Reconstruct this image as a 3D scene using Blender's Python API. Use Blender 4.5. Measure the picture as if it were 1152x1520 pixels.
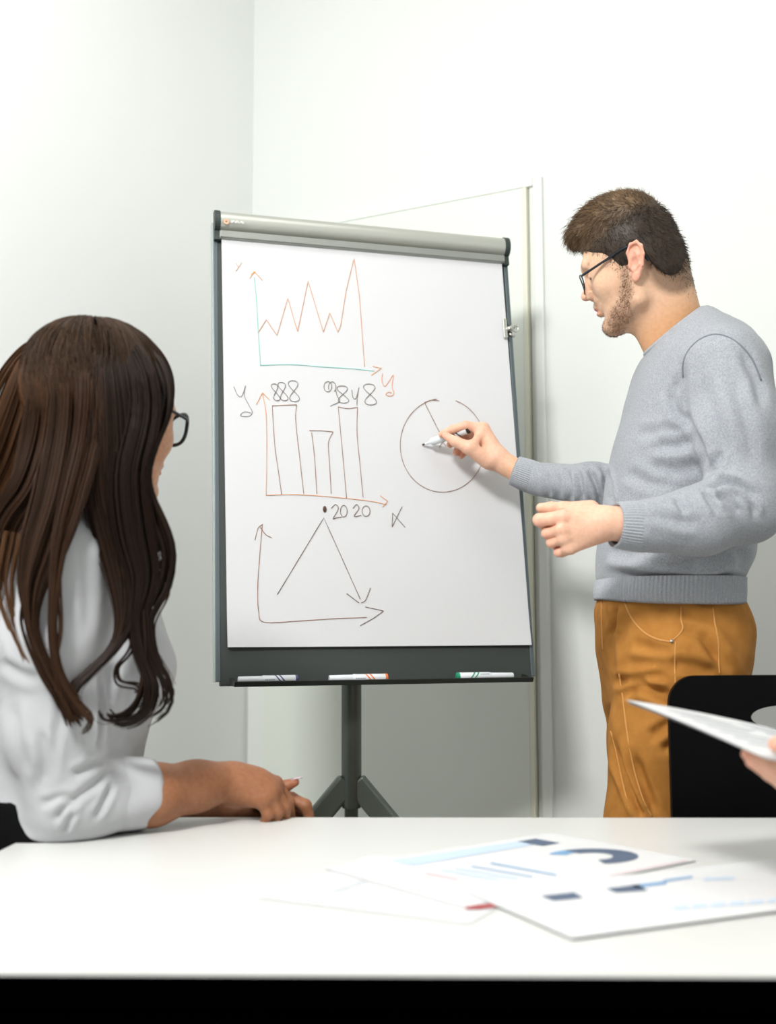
import bpy, bmesh, math, random
import numpy as np
from mathutils import Vector, Matrix
from mathutils.bvhtree import BVHTree

for _o in list(bpy.data.objects):
    bpy.data.objects.remove(_o, do_unlink=True)
SC = bpy.context.scene
COL = SC.collection
rng = np.random.default_rng(7)
random.seed(7)

# ------------------------------------------------------------------ camera
FPX, IW, IH, HC = 1720.0, 1152, 1520, 1.03
PIT = math.atan(170.0 / FPX)
ROLL = 0.003
CF = np.array([0, math.cos(PIT), math.sin(PIT)])
_r0 = np.array([1.0, 0, 0]); _u0 = np.cross(_r0, CF)
CR = _r0 * math.cos(ROLL) - _u0 * math.sin(ROLL)
CU = np.cross(CR, CF)
CC = np.array([0, 0, HC])
cam_d = bpy.data.cameras.new('camera')
cam = bpy.data.objects.new('camera', cam_d)
COL.objects.link(cam)
cam.matrix_world = Matrix(((CR[0], CU[0], -CF[0], 0), (CR[1], CU[1], -CF[1], 0), (CR[2], CU[2], -CF[2], HC), (0, 0, 0, 1)))
cam_d.sensor_fit = 'VERTICAL'
cam_d.sensor_height = 36.0
cam_d.lens = 36.0 * FPX / IH
cam_d.clip_start = 0.05
cam_d.dof.use_dof = True
cam_d.dof.focus_distance = 2.2
cam_d.dof.aperture_fstop = 3.3
SC.camera = cam

# ------------------------------------------------------------------ world, lamps, exposure
w = bpy.data.worlds.new('daylight'); SC.world = w; w.use_nodes = True
bg = w.node_tree.nodes['Background']
bg.inputs[0].default_value = (0.93, 0.97, 1.0, 1)
bg.inputs[1].default_value = 0.5

def area(name, loc, target, sx, sy, power, col=(1, 1, 1)):
    ld = bpy.data.lights.new(name, 'AREA'); ld.shape = 'RECTANGLE'
    ld.size = sx; ld.size_y = sy; ld.energy = power; ld.color = col
    o = bpy.data.objects.new(name, ld); COL.objects.link(o)
    o.location = loc
    o.rotation_euler = (Vector(target) - Vector(loc)).to_track_quat('-Z', 'Y').to_euler()
    return o
# light bounced off the ceiling behind and left of the camera
area('ceiling_bounce', (-0.93, -0.50, 3.00), (0.1, 2.6, 1.1), 0.55, 0.55, 156, (1.0, 0.99, 0.97))
# unseen overhead fill without a fixture, added to brighten the left wall
area('overhead_fill', (-0.2, 1.7, 3.10), (-0.2, 1.7, 0.0), 1.2, 0.6, 12, (1.0, 0.985, 0.96))

SC.view_settings.view_transform = 'Standard'
SC.view_settings.look = 'None'
SC.view_settings.gamma = 1.0
SC.view_settings.exposure = -0.42
try:
    SC.view_settings.use_curve_mapping = False
except Exception:
    pass

# ------------------------------------------------------------------ helpers
def ray(px, py):
    return CR * ((px - 576) / FPX) - CU * ((py - 760) / FPX) + CF
def at(px, py, Y):
    d = ray(px, py)
    return CC + d * (Y / d[1])
def projv(P):
    d = np.asarray(P) - CC
    z = d @ CF
    return np.stack([576 + FPX * (d @ CR) / z, 760 - FPX * (d @ CU) / z], -1)
def on_plane(px, py, p0, n):
    d = ray(px, py)
    return CC + d * (np.dot(np.asarray(p0) - CC, n) / np.dot(d, n))
def unit(v):
    v = np.asarray(v, float); return v / np.linalg.norm(v)

def lin(c):
    return tuple(((x / 255) / 12.92 if x / 255 <= 0.04045 else ((x / 255 + 0.055) / 1.055) ** 2.4) for x in c) + (1.0,)

def mat(name, rgb, rough=0.5, metal=0.0, noise=None, bump=None, sss=0.0, spec=0.5, attr=None, sheen=0.0, extra=None):
    """procedural principled material. noise=(scale, rgb2, detail), bump=(scale, strength, dist)"""
    m = bpy.data.materials.new(name); m.use_nodes = True
    nt = m.node_tree; N = nt.nodes; L = nt.links
    b = N['Principled BSDF']
    b.inputs['Base Color'].default_value = lin(rgb)
    b.inputs['Roughness'].default_value = rough
    b.inputs['Metallic'].default_value = metal
    b.inputs['Specular IOR Level'].default_value = spec
    if sheen:
        b.inputs['Sheen Weight'].default_value = sheen
    if sss:
        b.inputs['Subsurface Weight'].default_value = sss
        b.inputs['Subsurface Radius'].default_value = (0.012, 0.005, 0.003)
        b.inputs['Subsurface Scale'].default_value = 0.6
    tc = N.new('ShaderNodeTexCoord')
    cur = None
    if attr:
        a = N.new('ShaderNodeVertexColor'); a.layer_name = attr
        cur = a.outputs['Color']
        L.new(cur, b.inputs['Base Color'])
    if noise:
        n = N.new('ShaderNodeTexNoise'); n.inputs['Scale'].default_value = noise[0]
        n.inputs['Detail'].default_value = noise[2] if len(noise) > 2 else 3
        L.new(tc.outputs['Object'], n.inputs['Vector'])
        rmp = N.new('ShaderNodeMapRange'); rmp.inputs[1].default_value = 0.3; rmp.inputs[2].default_value = 0.7
        L.new(n.outputs['Fac'], rmp.inputs[0])
        mx = N.new('ShaderNodeMix'); mx.data_type = 'RGBA'
        L.new(rmp.outputs[0], mx.inputs[0])
        if cur is not None:
            mul = N.new('ShaderNodeMix'); mul.data_type = 'RGBA'; mul.blend_type = 'MULTIPLY'; mul.inputs[0].default_value = 1.0
            mx.inputs[6].default_value = (1, 1, 1, 1); mx.inputs[7].default_value = lin(noise[1])
            L.new(cur, mul.inputs[6]); L.new(mx.outputs[2], mul.inputs[7])
            L.new(mul.outputs[2], b.inputs['Base Color'])
        else:
            mx.inputs[6].default_value = lin(rgb); mx.inputs[7].default_value = lin(noise[1])
            L.new(mx.outputs[2], b.inputs['Base Color'])
    if bump:
        n2 = N.new('ShaderNodeTexNoise'); n2.inputs['Scale'].default_value = bump[0]; n2.inputs['Detail'].default_value = 4
        L.new(tc.outputs['Object'], n2.inputs['Vector'])
        bp = N.new('ShaderNodeBump'); bp.inputs['Strength'].default_value = bump[1]; bp.inputs['Distance'].default_value = bump[2]
        L.new(n2.outputs['Fac'], bp.inputs['Height']); L.new(bp.outputs['Normal'], b.inputs['Normal'])
    if extra:
        extra(nt, b, tc)
    return m

def tag(o, label=None, cat=None, group=None, kind=None):
    if label: o['label'] = label
    if cat: o['category'] = cat
    if group: o['group'] = group
    if kind: o['kind'] = kind
    return o

def root_origin(o):
    while o.parent is not None:
        o = o.parent
    return np.array(o.location)

def add(name, geo, material, parent=None, origin=None, smooth=True, angle=None):
    """one mesh object from world-space (verts, faces)"""
    V, Fs = geo
    V = np.asarray(V, float).reshape(-1, 3)
    if parent is not None:
        org = root_origin(parent)
    elif origin is None:
        org = np.array([(V[:, 0].min() + V[:, 0].max()) / 2, (V[:, 1].min() + V[:, 1].max()) / 2, V[:, 2].min()])
    else:
        org = np.asarray(origin, float)
    me = bpy.data.meshes.new(name)
    if isinstance(Fs, np.ndarray):
        Fs = Fs.tolist()
    me.from_pydata((V - org).tolist(), [], Fs)
    me.update()
    if material is not None:
        me.materials.append(material)
    if smooth:
        me.polygons.foreach_set('use_smooth', np.ones(len(me.polygons), bool))
        if angle:
            try:
                me.set_sharp_from_angle(angle=math.radians(angle))
            except Exception:
                pass
    o = bpy.data.objects.new(name, me); COL.objects.link(o)
    if parent is None:
        o.location = org
    else:
        o.parent = parent
    return o

def thing(name, loc, label, cat, group=None):
    o = bpy.data.objects.new(name, None); COL.objects.link(o)
    o.location = loc; o.empty_display_size = 0.05
    tag(o, label, cat, group)
    return o

def join(*gs):
    V = []; F = []; n = 0
    for v, f in gs:
        v = np.asarray(v, float).reshape(-1, 3)
        V.append(v); F += [[i + n for i in q] for q in (f.tolist() if isinstance(f, np.ndarray) else f)]
        n += len(v)
    return np.concatenate(V), F

def box(c, s, ax=None, bev=0.0):
    """box centred at c with full sizes s along axes ax (rows)"""
    ax = np.eye(3) if ax is None else np.asarray(ax, float)
    c = np.asarray(c, float); s = np.asarray(s, float)
    if bev <= 0:
        V = np.array([[x, y, z] for x in (-.5, .5) for y in (-.5, .5) for z in (-.5, .5)]) * s
        F = [[0, 1, 3, 2], [4, 6, 7, 5], [0, 4, 5, 1], [2, 3, 7, 6], [0, 2, 6, 4], [1, 5, 7, 3]]
    else:
        bm = bmesh.new(); bmesh.ops.create_cube(bm, size=1.0)
        for v in bm.verts: v.co = Vector((v.co.x * s[0], v.co.y * s[1], v.co.z * s[2]))
        bmesh.ops.bevel(bm, geom=bm.edges[:], offset=bev, segments=2, affect='EDGES', profile=0.5)
        bm.verts.index_update()
        V = np.array([v.co[:] for v in bm.verts]); F = [[v.index for v in f.verts] for f in bm.faces]; bm.free()
    if np.linalg.det(ax) < 0:
        F = [q[::-1] for q in F]
    return V @ ax + c, F

def frames(P):
    P = np.asarray(P, float)
    T = np.gradient(P, axis=0); T /= np.linalg.norm(T, axis=1)[:, None] + 1e-12
    a = np.array([0, 0, 1.0]) if abs(T[0][2]) < 0.9 else np.array([1.0, 0, 0])
    n = np.cross(T[0], a); n /= np.linalg.norm(n)
    NN = [n]
    for i in range(1, len(P)):
        n = NN[-1] - T[i] * np.dot(NN[-1], T[i]); n /= np.linalg.norm(n) + 1e-12; NN.append(n)
    NN = np.array(NN); BB = np.cross(T, NN)
    return T, NN, BB

def tube(P, r, n=8, caps=True, closed=False, flat=1.0):
    P = np.asarray(P, float); m = len(P)
    r = np.broadcast_to(np.asarray(r, float), (m,))
    T, A, B = frames(P)
    th = np.arange(n) * 2 * math.pi / n
    V = (P[:, None] + r[:, None, None] * (np.cos(th)[None, :, None] * A[:, None] + flat * np.sin(th)[None, :, None] * B[:, None])).reshape(-1, 3)
    F = []
    for i in range(m if closed else m - 1):
        j = (i + 1) % m
        for k in range(n):
            F.append([i * n + k, i * n + (k + 1) % n, j * n + (k + 1) % n, j * n + k])
    if caps and not closed:
        F.append(list(range(n))[::-1]); F.append([(m - 1) * n + k for k in range(n)])
    return V, F

def loft(rings, closed=True, caps=True):
    """rings: (m, n, 3)"""
    R = np.asarray(rings, float); m, n, _ = R.shape
    F = []
    for i in range(m - 1):
        for k in range(n if closed else n - 1):
            F.append([i * n + k, i * n + (k + 1) % n, (i + 1) * n + (k + 1) % n, (i + 1) * n + k])
    if caps:
        F.append(list(range(n))[::-1]); F.append([(m - 1) * n + k for k in range(n)])
    return R.reshape(-1, 3), F

def spline(P, n):
    """Catmull-Rom resample"""
    P = np.asarray(P, float)
    Q = np.vstack([2 * P[0] - P[1], P, 2 * P[-1] - P[-2]])
    t = np.linspace(0, len(P) - 1 - 1e-9, n); i = t.astype(int); u = (t - i)[:, None]
    a, b, c, d = Q[i], Q[i + 1], Q[i + 2], Q[i + 3]
    return 0.5 * ((2 * b) + (c - a) * u + (2 * a - 5 * b + 4 * c - d) * u ** 2 + (3 * b - a - 3 * c + d) * u ** 3)

def prism(poly, c, ex, ey, ez, depth):
    """extrude 2-D polygon (in ex, ey) by depth along ez"""
    poly = np.asarray(poly, float); n = len(poly)
    a = np.asarray(c) + poly[:, :1] * ex + poly[:, 1:2] * ey
    V = np.vstack([a, a + np.asarray(ez) * depth])
    F = [list(range(n))[::-1], list(range(n, 2 * n))] + [[i, (i + 1) % n, n + (i + 1) % n, n + i] for i in range(n)]
    if np.dot(np.cross(ex, ey), ez) * np.sum(poly[:, 0] * np.roll(poly[:, 1], -1) - np.roll(poly[:, 0], -1) * poly[:, 1]) * depth < 0:
        F = [q[::-1] for q in F]
    return V, F

def rrect(x0, y0, x1, y1, r, n=6):
    out = []
    for cx, cy, a in ((x1 - r, y1 - r, 0), (x0 + r, y1 - r, 90), (x0 + r, y0 + r, 180), (x1 - r, y0 + r, 270)):
        for k in range(n + 1):
            t = math.radians(a + 90 * k / n); out.append((cx + r * math.cos(t), cy + r * math.sin(t)))
    return out

# ------------------------------------------------------------------ room shell
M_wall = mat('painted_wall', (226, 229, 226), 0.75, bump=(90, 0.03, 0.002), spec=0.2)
M_wall_l = mat('wall_side_painted_light', (241, 243, 242), 0.75, bump=(90, 0.03, 0.002), spec=0.2)  # lighter copy of the wall colour, standing in for light on the left wall
M_ceil = mat('ceiling_paint', (240, 240, 238), 0.9)
M_floor = mat('pale_floor', (150, 147, 142), 0.6, noise=(8, (140, 137, 132)), bump=(300, 0.3, 0.003))
M_door = mat('door_laminate', (226, 231, 223), 0.42, bump=(30, 0.01, 0.001))
M_frame = mat('door_frame_paint', (228, 231, 226), 0.45)
M_dooredge = mat('door_edge_cream', (226, 226, 208), 0.5)

WY = math.radians(28)
WD = np.array([math.cos(WY), -math.sin(WY), 0])      # along the back wall, to the right
WN = np.array([-math.sin(WY), -math.cos(WY), 0])     # into the room
WP = np.array([0.405, 3.0, 0])
corner = WP - WD * 0.925
RH = 3.15
UP = np.array([0, 0, 1.0])
def wall(name, a, b, nrm, m, z0=0, z1=RH, t=0.1):
    c = (a + b) / 2 - nrm * t / 2 + UP * (z0 + z1) / 2
    d = unit(b - a)
    return tag(add(name, box(c, (np.linalg.norm(b - a), t, z1 - z0), (d, nrm, UP)), m, smooth=False), kind='structure')
LW = 4.8; BW = 3.6
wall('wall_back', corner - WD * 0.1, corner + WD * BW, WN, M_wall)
LN = WD.copy(); LDIR = WN.copy()
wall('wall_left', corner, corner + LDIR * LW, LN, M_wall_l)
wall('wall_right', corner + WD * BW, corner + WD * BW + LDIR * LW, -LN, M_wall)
fc = corner + WD * BW / 2 + LDIR * LW / 2
tag(add('floor', box(fc - UP * 0.05, (BW + 0.3, LW + 0.3, 0.1), (WD, LDIR, UP)), M_floor, smooth=False), kind='structure')
tag(add('ceiling', box(fc + UP * (RH + 0.05), (BW + 0.3, LW + 0.3, 0.1), (WD, LDIR, UP)), M_ceil, smooth=False), kind='structure')

# door with frame in the back wall
def wall_t(px, py=700):
    p = on_plane(px, py, WP, WN); return float(np.dot(p - corner, WD))
def wall_z(px, py):
    return float(on_plane(px, py, WP, WN)[2])
tf0, tl0, tl1, tf1 = wall_t(362, 1050), wall_t(396, 1050), wall_t(790.5, 600), wall_t(812, 600)
tf0 = max(tf0, 0.012)
zf, zl = wall_z(808, 262), wall_z(790, 281)
door = thing('door_1', corner + WD * (tl0 + tl1) / 2, None, None); tag(door, 'white door leaf and frame in the wall behind the flip chart', None, kind='structure')
def wbox(t0, t1, z0, z1, d0, d1, bev=0.0):
    c = corner + WD * (t0 + t1) / 2 + UP * (z0 + z1) / 2 + WN * (d0 + d1) / 2
    return box(c, (t1 - t0, d1 - d0, z1 - z0), (WD, WN, UP), bev)
add('jamb', wbox(tf0, tl0 - 0.004, 0, zf, -0.004, 0.014, 0.002), M_frame, door, smooth=False)
add('jamb', wbox(tl1 + 0.014, tf1, 0, zf, -0.004, 0.014, 0.004), M_frame, door, smooth=False)
add('jamb_stop', wbox(tl1 + 0.004, tl1 + 0.014, 0, zf - .01, -0.004, 0.006), M_frame, door, smooth=False)
add('door_head', wbox(tl0 - 0.004, tl1 + 0.014, zl + 0.004, zf, -0.004, 0.014, 0.003), M_frame, door, smooth=False)
leaf = add('door_leaf', wbox(tl0, tl1 - 0.012, 0.008, zl, -0.004, 0.022, 0.002), M_door, door, smooth=False)
add('edge_strip', wbox(tl1 - 0.012, tl1, 0.008, zl, -0.004, 0.024, 0.002), M_dooredge, leaf, smooth=False)
# baseboards
tag(add('baseboard_back', join(box(corner + WD * (tf1 + BW) / 2 + WN * 0.007 + UP * 0.035, (BW - tf1, 0.014, 0.07), (WD, WN, UP))), M_frame, smooth=False), kind='structure')
tag(add('baseboard_left', join(box(corner + LDIR * LW / 2 + LN * 0.007 + UP * 0.035, (LW, 0.014, 0.07), (LDIR, LN, UP))), M_frame, smooth=False), kind='structure')

# ------------------------------------------------------------------ flip chart easel
BYAW, BT, BWID, BHGT = 0.277, 0.134, 0.70, 1.0492
BL = np.array([-0.3506, 2.3812, 0.909])
Er = np.array([math.cos(BYAW), math.sin(BYAW), 0])
_n = np.array([math.sin(BYAW), -math.cos(BYAW), 0])
Eu = UP * math.cos(BT) - _n * math.sin(BT)
En = np.cross(Er, Eu)                                 # toward the viewer
BAX = (Er, Eu, En)
def bp(u, v, d=0.0):
    return BL + Er * u + Eu * v + En * d
def b_uv(px, py, d=0.0):
    p = on_plane(px, py, bp(0, 0, d), En) - BL
    return float(p @ Er), float(p @ Eu)

M_panel = mat('panel_charcoal', (54, 60, 58), 0.55, bump=(400, 0.04, 0.001))
M_panelside = mat('panel_frame_slate', (92, 102, 106), 0.4, metal=0.3)
M_alu = mat('aluminium', (188, 190, 182), 0.38, metal=0.55, bump=(300, 0.02, 0.0005))
M_alu_edge = mat('aluminium_edge', (190, 200, 198), 0.3, metal=0.6)
M_cap = mat('end_cap_plastic', (44, 54, 52), 0.5)
M_post = mat('post_grey_metal', (88, 94, 88), 0.38, metal=0.5)
M_leg = mat('leg_grey_metal', (98, 106, 96), 0.42, metal=0.45)
M_tray = mat('tray_dark', (46, 52, 48), 0.4, metal=0.2)
M_paper = mat('flip_paper', (214, 215, 217), 0.8, bump=(14, 0.25, 0.004), spec=0.15)
M_orange = mat('orange_print', (222, 168, 136), 0.6)
M_white = mat('white_print', (250, 250, 250), 0.6)

pole_u = b_uv(532, 1010)[0]
pole_p = bp(pole_u, 0.05, -0.055)
easel = thing('flip_chart_easel', (pole_p[0], pole_p[1], 0), 'dark grey flip chart easel with silver clamp bar on a tripod post', 'easel')
panel = add('panel', box(bp(BWID / 2, BHGT / 2, -0.009), (BWID - 0.016, BHGT - 0.004, 0.018), BAX, 0.002), M_panel, easel, smooth=False)
add('side_frame', box(bp(0.004, BHGT / 2 - 0.004, -0.010), (0.010, BHGT - 0.03, 0.024), BAX, 0.0015), M_panelside, easel, smooth=False)
add('side_frame', box(bp(BWID - 0.004, BHGT / 2 - 0.004, -0.010), (0.010, BHGT - 0.03, 0.024), BAX, 0.0015), M_panelside, easel, smooth=False)
add('edge_trim', box(bp(-0.0025, BHGT / 2 - 0.004, -0.012), (0.003, BHGT - 0.03, 0.018), BAX), M_alu_edge, easel, smooth=False)
# clamp bar: half-round extruded profile
v_top = BHGT + 0.002; v_bot = b_uv(340, 352, 0.02)[1]
hb = v_top - v_bot
prof = []
for k in range(13):
    a = math.radians(-75 + 165 * k / 12)
    prof.append((0.006 + 0.024 * math.cos(a) ** 0.8 if math.cos(a) > 0 else 0.006, v_bot + hb * 0.28 + hb * 0.72 * (0.5 + 0.5 * math.sin(a) / 1.0)))
prof = [(0.0, v_top)] + prof[::-1] + [(0.014, v_bot + hb * 0.26), (0.014, v_bot), (0.0, v_bot)]
def bar_prism(u0, u1, pr, grow=0.0):
    pr = np.array(pr); c = pr.mean(0)
    pr = c + (pr - c) * (1 + grow)
    return prism(pr, bp(u0, 0, 0), En, Eu, Er, u1 - u0)
cbar = add('clamp_bar', bar_prism(0.012, BWID - 0.012, prof), M_alu, easel, smooth=True, angle=40)
add('lower_lip', box(bp(BWID / 2, v_bot + hb * 0.13, 0.0165), (BWID - 0.026, hb * 0.24, 0.006), BAX, 0.001), mat('aluminium_lip', (150, 153, 148), 0.45, metal=0.5), cbar, smooth=False)
add('end_cap', bar_prism(0.0, 0.0125, prof, 0.10), M_cap, easel, smooth=False)
add('end_cap', bar_prism(BWID - 0.0125, BWID, prof, 0.10), M_cap, easel, smooth=False)
# small printed mark on the bar
def bar_pt(px, py, d=0.0306):
    u, v = b_uv(px, py, d); return u, v
lu, lv = bar_pt(336, 329)
def disc(u, v, r0, r1, d, n=20, a0=0, a1=360):
    V = []; F = []
    for k in range(n + 1):
        a = math.radians(a0 + (a1 - a0) * k / n)
        V.append(bp(u + r0 * math.cos(a), v + r0 * math.sin(a), d)); V.append(bp(u + r1 * math.cos(a), v + r1 * math.sin(a), d))
    for k in range(n): F.append([2 * k, 2 * k + 1, 2 * k + 3, 2 * k + 2])
    return V, F
add('logo_mark', disc(lu, lv, 0.0022, 0.0064, 0.0315), M_orange, cbar, smooth=False)
tu0, tv0 = bar_pt(343, 329)
gl = []
for i, (du, dh) in enumerate(((0, .005), (.0042, .004), (.0082, .004), (.0122, .0055), (.0170, .0045), (.0212, .004), (.0252, .0055))):
    u = tu0 + du
    gl += [box(bp(u, tv0, 0.0318), (0.0009, dh, 0.0004), BAX), box(bp(u + 0.0014, tv0 + dh / 2 * (1 if i % 2 else -1), 0.0318), (0.0026, 0.0009, 0.0004), BAX)]
    if i % 3 != 1: gl.append(box(bp(u + 0.0026, tv0, 0.0318), (0.0009, dh * .8, 0.0004), BAX))
add('logo_lettering', join(*gl), M_white, cbar, smooth=False)
# pen tray
tu_a, tv_a = b_uv(346, 1019, 0.03); tu_b, _ = b_uv(782, 1013, 0.03)
tray_v = 0.006
TRAYD = 0.062
En_h = unit(np.array([En[0], En[1], 0]))
tray = add('pen_tray', prism([(0.0, 0.0), (TRAYD, -0.004), (TRAYD + 0.004, 0.006), (TRAYD, 0.007), (TRAYD - 0.003, 0.000), (0.0, 0.004)], bp(tu_a, tray_v, 0.0), En_h, UP, Er, tu_b - tu_a), M_tray, easel, smooth=False)
add('tray_end', prism([(0, -0.002), (TRAYD, -0.004), (TRAYD + 0.004, 0.006), (0.008, 0.012)], bp(tu_b - 0.002, tray_v, 0), En_h, UP, Er, 0.004), M_tray, tray, smooth=False)
add('tray_end', prism([(0, -0.002), (TRAYD, -0.004), (TRAYD + 0.004, 0.006), (0.008, 0.012)], bp(tu_a - 0.002, tray_v, 0), En_h, UP, Er, 0.004), M_tray, tray, smooth=False)
# post and legs
pole_top = pole_p + UP * 0.55; pole_top = pole_top - En_h * 0.085
zb = at(532, 1199, pole_p[1])[2]
pb = np.array([pole_p[0], pole_p[1], zb])
add('post', tube([pb + UP * 0.0, pb + UP * 0.006, pole_p + UP * 0.02, pole_p + UP * 0.30], [0.0195, 0.0215, 0.0215, 0.0215], 24), M_post, easel, angle=50)
add('mount_bracket', box(bp(pole_u, 0.18, -0.035), (0.16, 0.22, 0.034), BAX, 0.004), M_cap, easel, smooth=False)
za = at(532, 1160, pole_p[1])[2]
for ang in (-8, 172 + 16, 92):
    d = np.array([math.cos(math.radians(ang)), math.sin(math.radians(ang)), 0])
    s = np.cross(UP, d)
    a = pb + UP * (za - zb + 0.0) + d * 0.008; e = np.array([pb[0], pb[1], 0.012]) + d * (za * 0.86)
    dirv = unit(e - a); nn = np.cross(dirv, s)
    L = np.linalg.norm(e - a)
    lg = add('leg', box((a + e) / 2, (L, 0.030, 0.046), (dirv, s, nn), 0.006), M_leg, easel, smooth=False)
    add('rubber_foot', box(e - UP * 0.002 + d * 0.004, (0.05, 0.036, 0.02), (d, s, UP), 0.004), M_cap, lg, smooth=False)

# paper pad clamped on the easel
PD = 0.008
def pad_uv(px, py): return b_uv(px, py, PD)
q = [pad_uv(329, 350), pad_uv(744, 380), pad_uv(788.5, 957.5), pad_uv(338, 961)]
pad = thing('flip_chart_pad', bp(BWID / 2, 0.07, PD), 'white flip chart paper pad covered with hand drawn charts', 'paper pad')
def quad_grid(q, nu, nv, d0, back):
    V = []; F = []
    q = np.array(q)
    for j in range(nv + 1):
        for i in range(nu + 1):
            a, b = i / nu, j / nv
            uv = (q[0] * (1 - a) + q[1] * a) * (1 - b) + (q[3] * (1 - a) + q[2] * a) * b
            d = d0 + back + 0.0004 * math.sin(7 * a + 3 * b) * math.sin(9 * b + 2 * a) * b
            d += 0.004 * max(0, b - 0.95) / 0.05 * (0.25 + 0.75 * max(0, 1 - a * 5) + 0.5 * max(0, a * 6 - 5))
            V.append(bp(uv[0], uv[1], d))
    for j in range(nv):
        for i in range(nu):
            k = j * (nu + 1) + i; F.append([k, k + nu + 1, k + nu + 2, k + 1])
    return V, F
Vt, Ft = quad_grid(q, 24, 30, PD, 0.0)
Vb, Fb = quad_grid(q, 24, 30, PD, -0.0055)
n0 = len(Vt); nu, nv = 24, 30
bord = [i for i in range(nu + 1)] + [j * (nu + 1) + nu for j in range(1, nv + 1)] + [nv * (nu + 1) + i for i in range(nu - 1, -1, -1)] + [j * (nu + 1) for j in range(nv - 1, 0, -1)]
Fall = Ft + [[i + n0 for i in f[::-1]] for f in Fb] + [[bord[k], bord[(k + 1) % len(bord)], bord[(k + 1) % len(bord)] + n0, bord[k] + n0] for k in range(len(bord))]
sheet = add('paper_sheets', (Vt + Vb, Fall), M_paper, pad, angle=50)

# ink strokes
def ink(name, rgb, strokes, w=0.0014, parent=None):
    gs = []
    for s in strokes:
        s = np.array(s, float)
        if len(s) > 2 and len(s) < 40: s = spline(s, len(s) * 5)
        P = np.array([bp(*b_uv(x, y, PD + 0.001), PD + 0.0012) for x, y in s])
        gs.append(tube(P, w / 2 * (1 + 0.15 * np.sin(np.arange(len(P)) * 1.3)), 5, True, flat=1.0))
    # flatten against the sheet
    V, F = join(*gs)
    dd = (V - BL) @ En
    V = V - np.outer((dd - (PD + 0.0016)) * 0.3, En)
    return add(name, (V, F), mat('ink_' + name, rgb, 0.6), parent or pad)
c7 = lambda P: [(300 + x * 0.27778, 300 + y * 0.27778) for x, y in P]
c8 = lambda P: [(300 + x * 0.27778, 560 + y * 0.27778) for x, y in P]
def poly(P, f):      # straight segments, kept angular
    out = []
    P = f(P)
    for a, b in zip(P[:-1], P[1:]):
        for t in np.linspace(0, 1, 14)[:-1]:
            out.append((a[0] + (b[0] - a[0]) * t, a[1] + (b[1] - a[1]) * t))
    out.append(P[-1]); 
    while len(out) < 40: out.append((out[-1][0] + 0.01, out[-1][1]))
    return out
def eight(cx, cy, w, h, sl=0.0):
    return [(cx + w / 2 * math.sin(2 * t) + sl * h / 2 * math.cos(t), cy - h / 2 * math.cos(t)) for t in np.linspace(0, 2 * math.pi, 41)]
def ring(cx, cy, w, h, a0=0, a1=360, n=41):
    return [(cx + w / 2 * math.cos(math.radians(a)), cy + h / 2 * math.sin(math.radians(a))) for a in np.linspace(a0, a1, n)]
TEAL, ORG, BRN, DRK = (128, 212, 202), (226, 150, 100), (150, 104, 80), (104, 84, 78)
ink('line_chart_axes', TEAL, [c7([(278, 400), (290, 520), (300, 700), (312, 870)]), c7([(308, 872), (480, 868), (640, 880), (800, 890), (920, 903)])])
ink('line_chart_curve', (216, 150, 108), [poly([(298, 700), (343, 628), (400, 712), (458, 513), (510, 692), (566, 422), (648, 695), (682, 592), (726, 695), (740, 660), (770, 470), (812, 300), (840, 500), (868, 880)], c7)])
ink('axis_arrow', (230, 160, 92), [poly([(255, 408), (278, 370), (322, 418)], c7), poly([(262, 395), (282, 372), (262, 385), (280, 376)], c7)])
ink('axis_arrow', (230, 160, 92), [poly([(910, 877), (958, 888), (905, 925)], c7)])
ink('axis_letter', (224, 180, 150), [c7([(180, 325), (195, 350)]), c7([(212, 322), (180, 370)])], 0.0013)
ink('axis_letter', (236, 150, 100), [c7([(965, 915), (960, 950), (975, 985), (1000, 955), (1022, 925), (1015, 985), (1025, 1020), (1010, 1036), (982, 1030), (995, 1015), (1012, 1020)])])
ink('axis_letter', (140, 126, 130), [c8([(170, 50), (190, 95), (212, 100), (232, 45), (225, 95), (250, 150), (268, 185), (250, 208), (205, 205), (225, 185), (260, 190)])], 0.0013)
ink('bar_chart_axes', (232, 160, 104), [poly([(290, 145), (322, 82), (360, 120)], c8), c8([(322, 85), (342, 200), (345, 420), (342, 630)]), c8([(342, 630), (500, 627), (640, 635), (780, 648), (900, 662), (985, 680)]), poly([(950, 632), (992, 662), (965, 693)], c8)])
ink('bar_outline', BRN, [c8([(425, 628), (410, 520), (390, 380), (380, 250), (375, 150)]), c8([(375, 152), (505, 147)]), c8([(505, 147), (500, 230), (520, 420), (543, 622)])])
ink('bar_outline', BRN, [c8([(573, 285), (640, 286), (700, 292)]), c8([(585, 295), (600, 420), (613, 622)]), c8([(700, 292), (675, 350), (680, 450), (690, 622)])])
ink('bar_outline', BRN, [c8([(772, 645), (750, 400), (727, 158)]), c8([(727, 158), (780, 167), (830, 160)]), c8([(830, 160), (828, 300), (845, 480), (860, 640)])])
ink('handwritten_number', (122, 112, 108), [c8(eight(393, 80, 34, 90, -.2)), c8(eight(432, 76, 40, 98, -.2)), c8(eight(490, 74, 52, 112, -.1))], 0.0015)
ink('handwritten_number', (124, 112, 104), [c8(ring(672, 50, 42, 55)), c8(ring(695, 52, 40, 56, 150, 420)), c8([(712, 62), (722, 100), (735, 128), (686, 154)]), c8(eight(752, 92, 56, 92, -.1)), c8([(800, 68), (806, 108), (822, 112), (838, 55)]), c8([(838, 55), (830, 105), (827, 150)]), c8(eight(897, 92, 62, 112, -.1))], 0.0015)
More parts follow.
